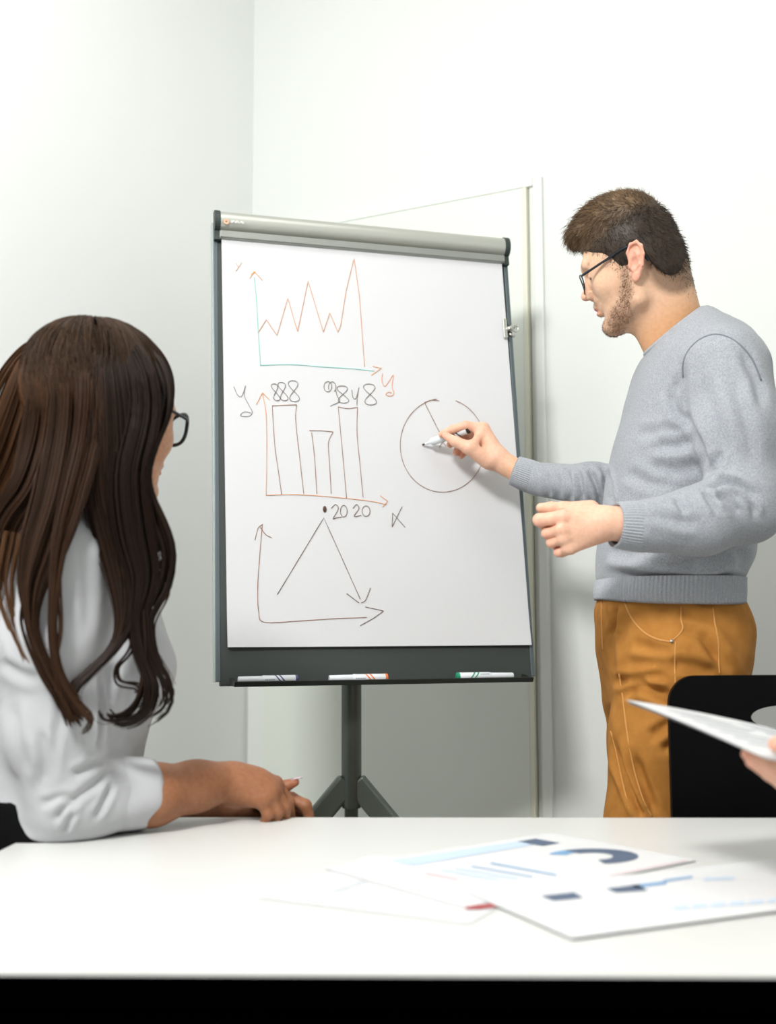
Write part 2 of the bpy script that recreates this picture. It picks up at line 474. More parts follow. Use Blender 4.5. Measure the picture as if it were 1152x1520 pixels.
ink('handwritten_number', (112, 84, 66), [c8([(690, 700), (712, 680), (728, 702), (700, 755), (718, 750), (745, 748)]), c8(ring(757, 715, 36, 62)), c8([(806, 700), (825, 680), (838, 702), (812, 742), (850, 738)]), c8(ring(876, 715, 42, 56))])
ink('ink_dot', (86, 60, 46), [c8(ring(655, 705, 12, 26)), c8([(652, 692), (656, 718)])], 0.0036)
ink('axis_letter', (116, 96, 90), [poly([(1068, 692), (1015, 800), (1018, 725), (1085, 802)], c8)])
ink('peak_line', (112, 84, 70), [poly([(402, 1160), (650, 750), (845, 1185)], c8), poly([(772, 1155), (838, 1205)], c8), c8([(900, 1125), (885, 1165), (870, 1195), (850, 1205)])])
ink('peak_axes', (150, 100, 76), [c8([(322, 785), (308, 950), (297, 1120), (302, 1250), (330, 1308), (500, 1303), (700, 1290), (880, 1283)]), c8([(282, 870), (300, 805), (325, 785)]), c8([(310, 800), (340, 840), (372, 857)])])
ink('axis_arrow', (110, 78, 70), [poly([(872, 1227), (970, 1248), (920, 1285), (845, 1327)], c8)])
ink('pie_circle', (146, 108, 88), [[(657 + 63 * math.cos(math.radians(a)), 661 + 69.5 * math.sin(math.radians(a))) for a in np.linspace(-72, 262, 80)], [(x, y) for x, y in spline([(631, 597), (640, 594), (652, 595)], 40)]])
ink('pie_radius', (124, 84, 66), [poly([(630, 597), (658, 653)], lambda P: P), poly([(652, 664), (657, 656), (662, 662)], lambda P: P)])

# ------------------------------------------------------------------ markers
M_mwhite = mat('marker_barrel_white', (226, 230, 234), 0.35)
M_mgrey = mat('marker_print_grey', (150, 156, 164), 0.5)
def marker(a, b, rgb, label, group=None, capped=True, r=0.0088):
    """whiteboard marker from cap/nib end a to tail end b"""
    a = np.asarray(a, float); b = np.asarray(b, float); L = np.linalg.norm(b - a); d = (b - a) / L
    t = thing('marker_pen', tuple((a + b) / 2 - UP * r), label, 'marker', group)
    mc = mat('marker_ink_colour', rgb, 0.4)
    P = lambda s: a + d * s * L
    if capped:
        add('cap', tube([P(0), P(.01), P(.38), P(.40)], [r * .72, r * .80, r * .86, r * .86], 16), M_mwhite, t, angle=40)
    else:
        add('nib_holder', tube([P(.06), P(.08), P(.17), P(.2), P(.21)], [r * .30, r * .34, r * .42, r * .8, r * .9], 16), M_mwhite, t, angle=40)
        add('nib', tube([P(0), P(.015), P(.07)], [r * .16, r * .26, r * .28], 12), mat('nib_felt', (70, 52, 40), .8), t)
    s0 = .40 if capped else .20
    body = add('barrel', tube([P(s0), P(s0 + .01), P(.975), P(.985)], [r * .92, r, r, r * .9], 18), M_mwhite, t, angle=40)
    add('end_plug', tube([P(.95), P(.99), P(1.0)], [r * 1.02, r * 1.02, r * .8], 18), mc, t, angle=40)
    T, A, B = frames(np.array([P(0), P(1)]))
    A, B = A[0], B[0]
    # slanting colour bands and print
    for s in (.66, .73):
        gs = []
        m = 24
        V = []; F = []
        for k in range(m + 1):
            th = 2 * math.pi * k / m
            off = 0.06 * math.sin(th)
            for e in (0, .028):
                V.append(P(s + off + e) + (A * math.cos(th) + B * math.sin(th)) * r * 1.012)
        for k in range(m): F.append([2 * k, 2 * k + 1, 2 * k + 3, 2 * k + 2])
        add('colour_band', (V, F), mc, body)
    gs = []
    for row in range(5):
        th = row * 1.25
        for k in range(6):
            s = .45 + .028 * k
            c = P(s) + (A * math.cos(th) + B * math.sin(th)) * r * 1.0
            gs.append(box(c, (L * .018, .0022, .0008), (d, A * -math.sin(th) + B * math.cos(th), A * math.cos(th) + B * math.sin(th))))
    add('barrel_print', join(*gs), M_mgrey, body, smooth=False)
    return t
def tray_pt(px, back=0.03):
    u, _ = b_uv(px, 1008, 0.04)
    return bp(u, tray_v, 0) + En_h * (0.012 + back) + UP * (0.0115 - 0.004 * (back + .012) / TRAYD)
marker(tray_pt(353), tray_pt(442), (66, 62, 110), 'white marker with dark violet bands on the left end of the pen tray', 'capped markers on the pen tray')
marker(tray_pt(488), tray_pt(575), (228, 120, 60), 'white marker with orange bands in the middle of the pen tray', 'capped markers on the pen tray')
marker(tray_pt(761), tray_pt(677), (40, 150, 110), 'white marker with green bands on the right end of the pen tray', 'capped markers on the pen tray')

# ------------------------------------------------------------------ bulldog clip on the pad edge
M_steel = mat('clip_steel', (206, 206, 198), 0.25, metal=0.85)
cu, cv = b_uv(748.5, 489, PD)
clip = thing('bulldog_clip', bp(cu, cv, PD), 'small silver bulldog clip gripping the right edge of the paper pad', 'clip')
add('front_jaw', box(bp(cu, cv, PD + 0.006), (0.010, 0.048, 0.005), BAX, 0.0015), M_steel, clip, smooth=False)
add('back_jaw', box(bp(cu, cv, -0.024), (0.012, 0.040, 0.005), BAX, 0.0015), M_steel, clip, smooth=False)
add('spring_body', tube([bp(cu + 0.004, cv, PD + 0.005), bp(cu + 0.014, cv, PD + 0.010), bp(cu + 0.02, cv, -0.004), bp(cu + 0.012, cv, -0.024)], 0.0055, 10), M_steel, clip)
rr = []
for k in range(24):
    a = 2 * math.pi * k / 24
    rr.append(bp(cu + 0.026 + 0.0075 * math.cos(a), cv + 0.001 + 0.0075 * math.sin(a), PD + 0.006))
add('finger_ring', tube(rr, 0.0018, 8, closed=True), M_steel, clip)
add('finger_grip', tube([bp(cu + 0.012, cv + 0.005, PD + 0.008), bp(cu + 0.024, cv + 0.004, PD + 0.004)], 0.003, 8), M_steel, clip)
add('finger_grip', tube([bp(cu + 0.012, cv - 0.009, PD - 0.002), bp(cu + 0.026, cv - 0.013, PD - 0.004)], [0.0035, 0.005], 8), M_steel, clip)

# ------------------------------------------------------------------ table
TH = 0.747
M_top = mat('table_laminate', (220, 221, 218), 0.32, spec=0.35)
M_black = mat('black_edge', (1, 1, 2), 1.0, spec=0.0)
M_blkmetal = mat('black_metal', (1, 1, 2), 1.0, spec=0.0)
def tpt(px, py):
    d = ray(px, py); return CC + d * ((TH - HC) / d[2])
ca = tpt(100, 1213); cb = tpt(1152, 1214)
na = tpt(0, 1442.5); nb = tpt(1152, 1447)
fdir = unit(cb - ca); 
ldir = unit(tpt(0, 1263) - tpt(45, 1240.5))       # left edge, toward camera
TLc = ca - fdir * 0.0
# intersect left edge with far edge and near edge lines
def isect(p, d, q2, e):
    A = np.array([[d[0], -e[0]], [d[1], -e[1]]]); t = np.linalg.solve(A, (q2 - p)[:2]); return p + d * t[0]
c_fl = isect(tpt(45, 1240.5), ldir, ca, fdir)
c_nl = isect(tpt(45, 1240.5), ldir, na, unit(nb - na))
c_fr = c_fl + fdir * 1.36; c_nr = c_nl + unit(nb - na) * 1.52
table = thing('meeting_table', tuple(np.append(((c_fl + c_nr) / 2)[:2], 0)), 'white laminate meeting table with black edge across the foreground', 'table')
quad = np.array([c_fl, c_nl, c_nr, c_fr])[:, :2]
def slab(quad, z0, z1, grow=0.0):
    c = quad.mean(0); Q = c + (quad - c) * 1.0
    out = []
    for i in range(4):
        v = Q[i] - c; out.append(Q[i] + v / np.linalg.norm(v) * grow)
    Q = np.array(out)
    V = [(x, y, z0) for x, y in Q] + [(x, y, z1) for x, y in Q]
    return V, [[0, 3, 2, 1], [4, 5, 6, 7]] + [[i, (i + 1) % 4, 4 + (i + 1) % 4, 4 + i] for i in range(4)]
V, F = slab(quad, TH - 0.003, TH)
add('table_top', (V, [f for f in F]), M_top, table, smooth=False)
add('edge_band', slab(quad, TH - 0.028, TH - 0.003, 0.0), M_black, table, smooth=False)
q2 = quad.mean(0) + (quad - quad.mean(0)) * 0.985
add('apron', slab(q2, TH - 0.12, TH - 0.028, 0.0), M_blkmetal, table, smooth=False)
for i in range(4):
    p = quad[i] + unit(quad.mean(0) - quad[i]) * 0.09
    add('leg', box((p[0], p[1], (TH - 0.12) / 2), (0.05, 0.05, TH - 0.12)), M_blkmetal, table, smooth=False)

# ------------------------------------------------------------------ report sheets on the table
M_sheet = mat('report_paper', (221, 222, 223), 0.55, spec=0.3)
M_slate = mat('print_slate', (84, 100, 124), 0.6)
M_blue = mat('print_blue', (120, 165, 205), 0.6)
M_pale = mat('print_pale_blue', (196, 214, 232), 0.6)
M_red = mat('print_red', (176, 62, 66), 0.6)
M_pink = mat('print_pink', (226, 200, 204), 0.6)
M_txt = mat('print_grey', (196, 202, 212), 0.6)
def sheet_on_table(name, cpx, lift, label, group, prints, curl=0.0):
    """cpx: four pixel corners of the sheet on the table"""
    P = [tpt(*c) for c in cpx]
    # true rectangle fitted to the corners
    c = sum(P) / 4
    e1 = unit((P[1] - P[0]) + (P[2] - P[3])); e2 = np.cross(UP, e1)
    w1 = abs(np.dot((P[1] - P[0]) + (P[2] - P[3]), e1)) / 2; w2 = abs(np.dot((P[3] - P[0]) + (P[2] - P[1]), e2)) / 2
    s = np.sign(np.dot(P[3] - P[0], e2)); e2 = e2 * s
    t = thing(name, tuple(c), label, 'paper', group)
    z = TH + lift
    V = []; F = []
    nx, ny = 12, 12
    def hh(a, b): return z + curl * (max(0, a - .7) / .3) ** 2 * max(0, b) * 1.0
    for k, dz in ((0, 0.0004), (1, 0.0)):
        for j in range(ny + 1):
            for i in range(nx + 1):
                p = c + e1 * (i / nx - .5) * w1 + e2 * (j / ny - .5) * w2
                V.append((p[0], p[1], hh(i / nx, j / ny) + dz))
    n1 = (nx + 1) * (ny + 1)
    fl = 1 if s > 0 else -1
    for j in range(ny):
        for i in range(nx):
            k = j * (nx + 1) + i
            f = [k, k + 1, k + nx + 2, k + nx + 1][::fl]
            F.append(f); F.append([x + n1 for x in f[::-1]])
    add('page', (V, F), M_sheet, t)
    for pname, m, polys in prints:
        Vp = []; Fp = []
        for pl in polys:
            n = len(Vp)
            for x, y in pl:
                p = tpt(x, y); Vp.append((p[0], p[1], z + 0.0009))
            # orient up
            a2 = sum(Vp[n + i][0] * Vp[n + (i + 1) % len(pl)][1] - Vp[n + (i + 1) % len(pl)][0] * Vp[n + i][1] for i in range(len(pl)))
            f = list(range(n, n + len(pl))); Fp.append(f if a2 > 0 else f[::-1])
        add(pname, (Vp, Fp), m, t, smooth=False)
    return t
def qstrip(a, b, w0, w1=None):
    w1 = w1 or w0
    return [a, b, (b[0], b[1] + w1), (a[0], a[1] + w0)]
sheet_on_table('report_sheet', [(392, 1330), (560, 1268), (820, 1300), (690, 1378)], 0.0006, 'nearly blank white sheet lying lowest and farthest left on the table', 'report sheets on the table', [
    ('text_lines', M_txt, [qstrip((470 + i * 26, 1330 - i * 9), (520 + i * 26, 1322 - i * 9), 1.2) for i in range(4)])])
G = 'report sheets on the table'
arc = []
def arc_poly(cx, cy, rx, ry, rx2, ry2, a0, a1, n=22):
    o = [(cx + rx * math.cos(math.radians(a)), cy + ry * math.sin(math.radians(a))) for a in np.linspace(a0, a1, n)]
    i = [(cx + rx2 * math.cos(math.radians(a)), cy + ry2 * math.sin(math.radians(a))) for a in np.linspace(a1, a0, n)]
    return [[o[k], o[k + 1], i[n - 2 - k], i[n - 1 - k]] for k in range(n - 1)]
sheet_on_table('report_sheet', [(690, 1352), (1035, 1277), (815, 1240), (480, 1290)], 0.0016, 'report page with a grey ring chart and blue bars on the table', G, [
    ('header_band', M_pale, [[(580, 1280), (770, 1252), (792, 1257), (612, 1288)]]),
    ('header_block', M_slate, [[(768, 1252), (795, 1247.5), (831, 1254), (806, 1258.5)]]),
    ('bar_chart', M_blue, [qstrip((728, 1283), (826, 1301), 2.2), qstrip((700, 1288), (790, 1304), 1.6)]),
    ('bar_chart', M_pale, [qstrip((676, 1290), (770, 1306), 3), qstrip((655, 1293), (740, 1307), 3)]),
    ('bar_chart', M_pink, [qstrip((632, 1297), (680, 1306), 4)]),
    ('ring_chart', M_slate, arc_poly(880, 1274, 68, 11.5, 30, 5.5, -130, 75)),
    ('ring_chart', M_blue, arc_poly(880, 1274, 68, 11.5, 40, 7, -165, -130)),
    ('footer_strip', M_pink, [qstrip((905, 1302), (1020, 1279), 1.8), qstrip((720, 1336), (860, 1308), 1.5)]),
    ('red_tab', M_red, [[(690, 1350), (745, 1343), (746, 1348), (712, 1352.5), (692, 1353)]])])
sheet_on_table('report_sheet', [(815, 1384), (1330, 1350), (1200, 1262), (720, 1340)][:4], 0.0028, 'report page with slate and blue blocks at the right of the table', G, [
    ('chart_block', M_slate, [[(803, 1335), (852, 1329.5), (866, 1338), (822, 1342.5)]]),
    ('chart_block', M_slate, [[(900, 1324), (948, 1318), (962, 1327), (915, 1330)]]),
    ('chart_block', M_blue, [[(935, 1319), (988, 1313), (990, 1317), (945, 1323)]]),
    ('chart_strip', M_blue, [qstrip((985, 1311), (1028, 1305), 3)]),
    ('chart_strip', M_pale, [qstrip((1045, 1308), (1090, 1306), 4)]),
    ('text_lines', M_pale, [qstrip((1000 + i * 28, 1350 - i * 2.0), (1022 + i * 28, 1348.5 - i * 2.0), 6) for i in range(6)])], curl=0.0)

# ------------------------------------------------------------------ chairs (black shell with oval hand hole)
M_shell = mat('chair_black_shell', (2, 2, 3), 0.55, spec=0.1)
M_chrome = mat('chair_chrome', (190, 192, 190), 0.2, metal=0.95)
def chair(base, face, label, top, w=0.37):
    """face: unit vector the sitter faces; base: floor point below the backrest"""
    base = np.asarray(base, float); f = unit(face); s = np.cross(f, UP)
    t = thing('shell_chair', tuple(base), label, 'chair', None)
    # backrest with hole: outer outline ring bridged to hole ring
    n = 48; z0 = 0.47
    zc = top - 0.066; hw, hz = 0.052, 0.018
    outl = rrect(-w / 2, 0, w / 2, top - z0, 0.045, 11)
    outl = np.array(outl)
    dens = []
    for i_ in range(len(outl)):
        a_, b_ = outl[i_], outl[(i_ + 1) % len(outl)]; k_ = max(1, int(np.linalg.norm(b_ - a_) / 0.012))
        dens += [a_ + (b_ - a_) * j_ / k_ for j_ in range(k_)]
    outl = np.array(dens); outl[:, 0] *= 1 + 0.08 * (1 - outl[:, 1] / (top - z0))
    m = len(outl)
    ho = []
    c = np.array([0, zc - z0])
    for p in outl:
        a = math.atan2((p[1] - c[1]) / (0.07 if p[1] > c[1] else 0.45), (p[0] - c[0]) / 0.19); ho.append((c[0] + hw * math.cos(a), c[1] + hz * math.sin(a)))
    ho = np.array(ho)
    def P3(p, off):
        bend = -0.05 * (p[1] / (top - z0)) ** 1.3 + 0.05 * (p[0] / (w / 2)) ** 2 * 0.35
        return base + s * p[0] + UP * (z0 + p[1]) + f * (bend + off)
    rings = []
    for off in (0.006, -0.006):
        for a in (0.0, 0.5, 1.0):
            rings.append([P3(o * (1 - a) + h * a, off) for o, h in zip(outl, ho)])
    V = np.array(rings).reshape(-1, 3); F = []
    for (r0, r1, fl) in ((0, 1, 1), (1, 2, 1), (3, 4, -1), (4, 5, -1), (0, 3, -1), (2, 5, 1)):
        for k in range(m):
            q = [r0 * m + k, r0 * m + (k + 1) % m, r1 * m + (k + 1) % m, r1 * m + k]
            F.append(q[::fl])
    add('backrest', (V, F), M_shell, t, angle=40)
    so = np.array(rrect(-w / 2 - 0.01, 0.0, w / 2 + 0.01, 0.40, 0.06, 6))
    add('seat', prism(so, base + UP * 0.445, s, f, UP, 0.022), M_shell, t, smooth=False)
    for sx in (-1, 1):
        add('leg', tube(spline([base + s * sx * 0.16 + f * 0.05 + UP * 0.44, base + s * sx * 0.18 - f * 0.01 + UP * 0.22, base + s * sx * 0.19 - f * 0.045 + UP * 0.0], 8), 0.011, 10), M_chrome, t)
        add('leg', tube(spline([base + s * sx * 0.16 + f * 0.34 + UP * 0.44, base + s * sx * 0.18 + f * 0.38 + UP * 0.22, base + s * sx * 0.19 + f * 0.40 + UP * 0.0], 8), 0.011, 10), M_chrome, t)
        add('back_support', tube(spline([base + s * sx * (w / 2 - 0.006) + f * 0.04 + UP * 0.44, base + s * sx * (w / 2 - .003) - f * 0.008 + UP * 0.62, base + s * sx * (w / 2 - 0.004) - f * 0.03 + UP * 0.82], 10), 0.006, 8), M_chrome, t)
    return t
cc = at(1183, 1007, 1.80)
chair((cc[0], 1.83, 0), (0.03, -1, 0), 'black shell chair with an oval hand hole in front of the tan trousers', cc[2] + 0.002)

# ================================================================== implicit-surface modelling kit
def smin(a, b, k):
    h = np.clip(0.5 + 0.5 * (b - a) / k, 0, 1)
    return b + (a - b) * h - k * h * (1 - h)
def smax(a, b, k):
    return -smin(-a, -b, k)
def ell(p, c, r):
    q = p - np.asarray(c); r = np.asarray(r, float)
    k0 = np.linalg.norm(q / r, axis=-1); k1 = np.linalg.norm(q / (r * r), axis=-1)
    return k0 * (k0 - 1.0) / (k1 + 1e-9)
def cone(p, a, b, ra, rb):
    a = np.asarray(a, float); b = np.asarray(b, float)
    ba = b - a; h = np.clip(((p - a) @ ba) / (ba @ ba + 1e-12), 0, 1)
    return np.linalg.norm(p - a - h[..., None] * ba, axis=-1) - (ra + (rb - ra) * h)
def chain(p, pts, rad, k=0.006):
    d = None
    for i in range(len(pts) - 1):
        e = cone(p, pts[i], pts[i + 1], rad[i], rad[i + 1])
        d = e if d is None else smin(d, e, k)
    return d
def interp_cr(x, xs, ys):
    """smooth interpolation with monotone-ish cubic (numpy only)"""
    xs = np.asarray(xs, float); ys = np.asarray(ys, float)
    m = np.gradient(ys, xs)
    x = np.clip(x, xs[0], xs[-1]); i = np.clip(np.searchsorted(xs, x) - 1, 0, len(xs) - 2)
    h = xs[i + 1] - xs[i]; t = (x - xs[i]) / h
    return (2 * t**3 - 3 * t**2 + 1) * ys[i] + (t**3 - 2 * t**2 + t) * h * m[i] + (-2 * t**3 + 3 * t**2) * ys[i + 1] + (t**3 - t**2) * h * m[i + 1]

def surfnet(f, lo, hi, h):
    lo = np.asarray(lo, float); hi = np.asarray(hi, float); B = 8
    n = (np.ceil((np.ceil((hi - lo) / h) + 1) / B) * B).astype(int); nb = n // B
    g = np.stack(np.meshgrid(*[np.arange(k) for k in nb], indexing='ij'), -1).reshape(-1, 3)
    cd = f(lo + (g * B + (B - 1) / 2) * h)
    D = np.repeat(np.repeat(np.repeat(cd.reshape(nb), B, 0), B, 1), B, 2).astype(np.float32)
    act = g[np.abs(cd) < B * h * 0.87 * 1.5 + 0.004]
    off = np.stack(np.meshgrid(*[np.arange(B)] * 3, indexing='ij'), -1).reshape(-1, 3)
    for s in range(0, len(act), 400):
        idx = (act[s:s + 400, None] * B + off).reshape(-1, 3)
        D[idx[:, 0], idx[:, 1], idx[:, 2]] = f(lo + idx * h)
    S = D < 0
    c = [(i, j, k) for i in (0, 1) for j in (0, 1) for k in (0, 1)]
    sl = lambda a, o: a[o[0]:a.shape[0] - 1 + o[0], o[1]:a.shape[1] - 1 + o[1], o[2]:a.shape[2] - 1 + o[2]]
    cnt = sum(sl(S, o).astype(np.int8) for o in c)
    cells = np.argwhere((cnt > 0) & (cnt < 8))
    vals = np.stack([D[cells[:, 0] + o[0], cells[:, 1] + o[1], cells[:, 2] + o[2]] for o in c], 1)
    acc = np.zeros((len(cells), 3)); num = np.zeros(len(cells))
    ca_ = np.array(c, float)
    for a in range(8):
        for b in range(a + 1, 8):
            if np.abs(ca_[a] - ca_[b]).sum() != 1: continue
            va, vb = vals[:, a], vals[:, b]
            m = (va < 0) != (vb < 0)
            t = np.where(m, va / np.where(m, va - vb, 1), 0)[:, None]
            acc += np.where(m[:, None], ca_[a] + t * (ca_[b] - ca_[a]), 0); num += m
    V = lo + (cells + acc / num[:, None]) * h
    ID = -np.ones(cnt.shape, int); ID[cells[:, 0], cells[:, 1], cells[:, 2]] = np.arange(len(cells))
    F = []
    for ax in range(3):
        u, v = (ax + 1) % 3, (ax + 2) % 3
        s0 = [slice(None)] * 3; s1 = [slice(None)] * 3; s0[ax] = slice(0, -1); s1[ax] = slice(1, None)
        ch = np.argwhere(S[tuple(s0)] != S[tuple(s1)])
        ok = (ch[:, u] > 0) & (ch[:, v] > 0) & (ch[:, u] < n[u] - 1) & (ch[:, v] < n[v] - 1)
        ch = ch[ok]
        if not len(ch): continue
        q = []
        for du, dv in ((-1, -1), (0, -1), (0, 0), (-1, 0)):
            e = ch.copy(); e[:, u] += du; e[:, v] += dv; q.append(ID[e[:, 0], e[:, 1], e[:, 2]])
        q = np.stack(q, 1)
        ins = S[ch[:, 0], ch[:, 1], ch[:, 2]]
        q[~ins] = q[~ins][:, ::-1]
        F.append(q)
    F = np.concatenate(F); F = F[(F >= 0).all(1)]
    return V, F

def vnormals(V, F):
    F = np.asarray(F); a = V[F[:, 2]] - V[F[:, 0]]; b = V[F[:, 3]] - V[F[:, 1]]
    fn = np.cross(a, b); N = np.zeros_like(V)
    for k in range(4): np.add.at(N, F[:, k], fn)
    return N / (np.linalg.norm(N, axis=1)[:, None] + 1e-12)

def seg_dist(P2, line):
    """distance of 2-D points to a polyline and normalised position along it"""
    best = np.full(len(P2), 1e9); pos = np.zeros(len(P2)); m = len(line) - 1
    for i in range(m):
        a = np.array(line[i], float); b = np.array(line[i + 1], float); ba = b - a
        t = np.clip(((P2 - a) @ ba) / (ba @ ba + 1e-9), 0, 1)
        d = np.linalg.norm(P2 - a - t[:, None] * ba, axis=1)
        u = d < best; best[u] = d[u]; pos[u] = ((i + t) / m)[u]
    return best, pos

def folds(V, F, creases):
    """model cloth folds: displace vertices along their normals around crease lines
    crease = (points in photo pixels, half width in px, depth in m, [+ridge offset])"""
    N = vnormals(V, F); P2 = projv(V); view = CC - V; view /= np.linalg.norm(view, axis=1)[:, None]
    face = np.clip((N * view).sum(1) * 3, 0, 1)
    disp = np.zeros(len(V))
    for cr in creases:
        line, wd, dep = cr[:3]
        if len(line) > 2: line = spline(np.array(line, float), len(line) * 5)
        lo_ = np.min(line, 0) - 4 * wd; hi_ = np.max(line, 0) + 4 * wd
        m = ((P2 > lo_) & (P2 < hi_)).all(1) & (face > 0)
        if not m.any(): continue
        d, t = seg_dist(P2[m], line)
        fade = np.clip(np.minimum(t, 1 - t) * 5 + 0.12, 0, 1)
        x = d / wd
        disp[m] += (-dep * np.exp(-x * x) + 0.45 * dep * np.exp(-((x - 1.9) / 0.9) ** 2)) * fade * face[m]
    return V + N * disp[:, None]

def fbm(P, scale, seed=0, oct=2):
    """cheap smooth pseudo-noise from rotated sines"""
    r = np.random.default_rng(seed); out = np.zeros(len(P)); a = 1.0
    for o in range(oct):
        for k in range(4):
            d = unit(r.normal(size=3)) * scale * (2 ** o) * r.uniform(.7, 1.3)
            out += a * np.sin(P @ d + r.uniform(0, 6.28)) * 0.35
        a *= 0.5
    return out

def set_color(o, cols, name='col'):
    ca = o.data.color_attributes.new(name, 'FLOAT_COLOR', 'POINT')
    c4 = np.ones((len(o.data.vertices), 4), np.float32); c4[:, :3] = cols
    ca.data.foreach_set('color', c4.ravel())
    return o

def lincol(c): return np.array(lin(c)[:3])

def on_surface(geo, line, lift=0.0, flip=False, n=None):
    """lay a line of photo pixels onto the camera-facing side of a mesh"""
    V, F = geo
    bvh = BVHTree.FromPolygons([Vector(v) for v in V], [tuple(int(i) for i in f) for f in F])
    out = []
    line = np.array(line, float)
    if len(line) > 2: line = spline(line, n or len(line) * 6)
    else: line = line[0] + np.linspace(0, 1, n or 12)[:, None] * (line[1] - line[0])
    for x, y in line:
        d = Vector(ray(x, y)).normalized()
        loc, nor, idx, dist = bvh.ray_cast(Vector(CC), d)
        if loc is None: continue
        if nor.dot(d) > 0: nor = -nor
        out.append(np.array(loc + nor * lift))
    return np.array(out)

def smooth_line(P, it=3):
    P = np.array(P)
    for _ in range(it):
        P[1:-1] = P[1:-1] * .5 + (P[:-2] + P[2:]) * .25
    return P

def ribbed_ring(rings_fn, nz, n, ribs, amp):
    """knit rib band: rings_fn(t) -> (n,3) ring; ribs modelled as corrugation"""
    out = []
    for t in np.linspace(0, 1, nz):
        r = rings_fn(t); c = r.mean(0); d = r - c
        d = d / np.linalg.norm(d, axis=1)[:, None]
        k = np.arange(n) * 2 * math.pi / n
        out.append(r + d * (amp * np.cos(k * ribs))[:, None])
    return np.array(out)

def strands(roots, dirs, length, curve, rad, npt=5, jitter=0.3, grav=0.0, seed=1):
    """thin 3-sided hair strands"""
    r = np.random.default_rng(seed); n = len(roots)
    t = np.linspace(0, 1, npt)
    d = dirs + r.normal(size=dirs.shape) * jitter; d /= np.linalg.norm(d, axis=1)[:, None]
    P = roots[:, None] + d[:, None] * (length[:, None] * t)[..., None] + curve[:, None] * (length[:, None] * t ** 2)[..., None]
    return strand_mesh(P, rad * (1 - 0.75 * t))

def strand_mesh(P, rad):
    """P (n,m,3) centre lines -> triangular tubes; rad (m,) or (n,m)"""
    n, m, _ = P.shape
    T = np.gradient(P, axis=1); T /= np.linalg.norm(T, axis=2)[..., None] + 1e-9
    a = np.cross(T, np.array([0.31, 0.87, 0.38])); a /= np.linalg.norm(a, axis=2)[..., None] + 1e-9
    b = np.cross(T, a)
    rad = np.broadcast_to(rad, (n, m))[..., None]
    th = np.array([0, 2.0944, 4.18879])
    V = np.stack([P + rad * (a * math.cos(x) + b * math.sin(x)) for x in th], 2)   # n,m,3,3
    V = V.reshape(-1, 3)
    base = (np.arange(n) * m * 3)[:, None, None]
    i = (np.arange(m - 1) * 3)[None, :, None]; k = np.arange(3)[None, None, :]; k2 = (k + 1) % 3
    F = np.stack([base + i + k, base + i + k2, base + i + 3 + k2, base + i + 3 + k], -1).reshape(-1, 4)
    return V, F

def sample_surface(V, F, n, mask=None, seed=3):
    r = np.random.default_rng(seed); F = np.asarray(F)
    ar = np.linalg.norm(np.cross(V[F[:, 2]] - V[F[:, 0]], V[F[:, 3]] - V[F[:, 1]]), axis=1)
    if mask is not None: ar = ar * mask
    f = r.choice(len(F), n, p=ar / ar.sum())
    w = r.dirichlet((1, 1, 1, 1), n)
    P = (V[F[f]] * w[..., None]).sum(1); N = vnormals(V, F)
    Nn = (N[F[f]] * w[..., None]).sum(1); Nn /= np.linalg.norm(Nn, axis=1)[:, None]
    return P, Nn

# ------------------------------------------------------------------ heads
def head_frame(fwd, pitch, roll=0.0):
    """forward (horizontal), pitched down by pitch; returns rows f,u,l"""
    f0 = unit([fwd[0], fwd[1], 0]); l = np.cross(UP, f0)
    f = f0 * math.cos(pitch) - UP * math.sin(pitch); u = np.cross(f, l)
    if roll:
        u, l = u * math.cos(roll) + l * math.sin(roll), l * math.cos(roll) - u * math.sin(roll)
    return np.array([f, u, l])

def head_sdf(q, fem=False):
    """q: points in head frame (forward, up, left), metres from the mid-ear point"""
    m = np.stack([q[..., 0], q[..., 1], np.abs(q[..., 2])], -1)
    d = ell(m, (0.004, 0.045, 0), (0.085, 0.088, 0.073))
    d = smin(d, ell(m, (0.035, 0.028, 0), (0.064, 0.07, 0.063)), 0.03)
    d = smin(d, ell(m, (0.045, -0.030, 0), (0.046, 0.066, 0.052)), 0.03)
    jr = 0.015 if not fem else 0.011
    d = smin(d, chain(m, [(0.0, -0.02, 0.056), (0.010, -0.060, 0.050), (0.078, -0.088, 0.010)], [0.012, jr, jr], 0.01), 0.028)
    d = smin(d, ell(m, (0.056, -0.012, 0.040), (0.024, 0.020, 0.020)), 0.02)
    d = smin(d, cone(m, (0.086, 0.040, 0.034), (0.096, 0.039, 0.008), 0.010, 0.011), 0.014)
    d = smax(d, -ell(m, (0.100, 0.018, 0.033), (0.016, 0.011, 0.017)), 0.012)
    d = smin(d, ell(m, (0.080, 0.016, 0.031), (0.0125, 0.0115, 0.0135)), 0.004)
    d = smin(d, cone(m, (0.094, 0.026, 0), (0.1125, -0.008, 0), 0.008, 0.0095), 0.010)
    d = smin(d, ell(m, (0.1145, -0.0105, 0), (0.010, 0.0085, 0.010)), 0.006)
    d = smin(d, ell(m, (0.103, -0.0155, 0.0115), (0.010, 0.0075, 0.007)), 0.005)
    d = smin(d, ell(m, (0.090, -0.040, 0), (0.014, 0.016, 0.024)), 0.012)
    d = smin(d, ell(m, (0.0985, -0.0425, 0), (0.0075, 0.0048, 0.020)), 0.004)
    d = smin(d, ell(m, (0.0965, -0.0545, 0), (0.0080, 0.0058, 0.018)), 0.004)
    d = smax(d, -ell(m, (0.106, -0.0485, 0), (0.0085, 0.0016, 0.022)), 0.003)
    d = smax(d, -ell(m, (0.107, -0.0665, 0), (0.012, 0.006, 0.02)), 0.008)
    d = smin(d, ell(m, (0.083, -0.086, 0), (0.016, 0.015, 0.019)), 0.014)
    return d

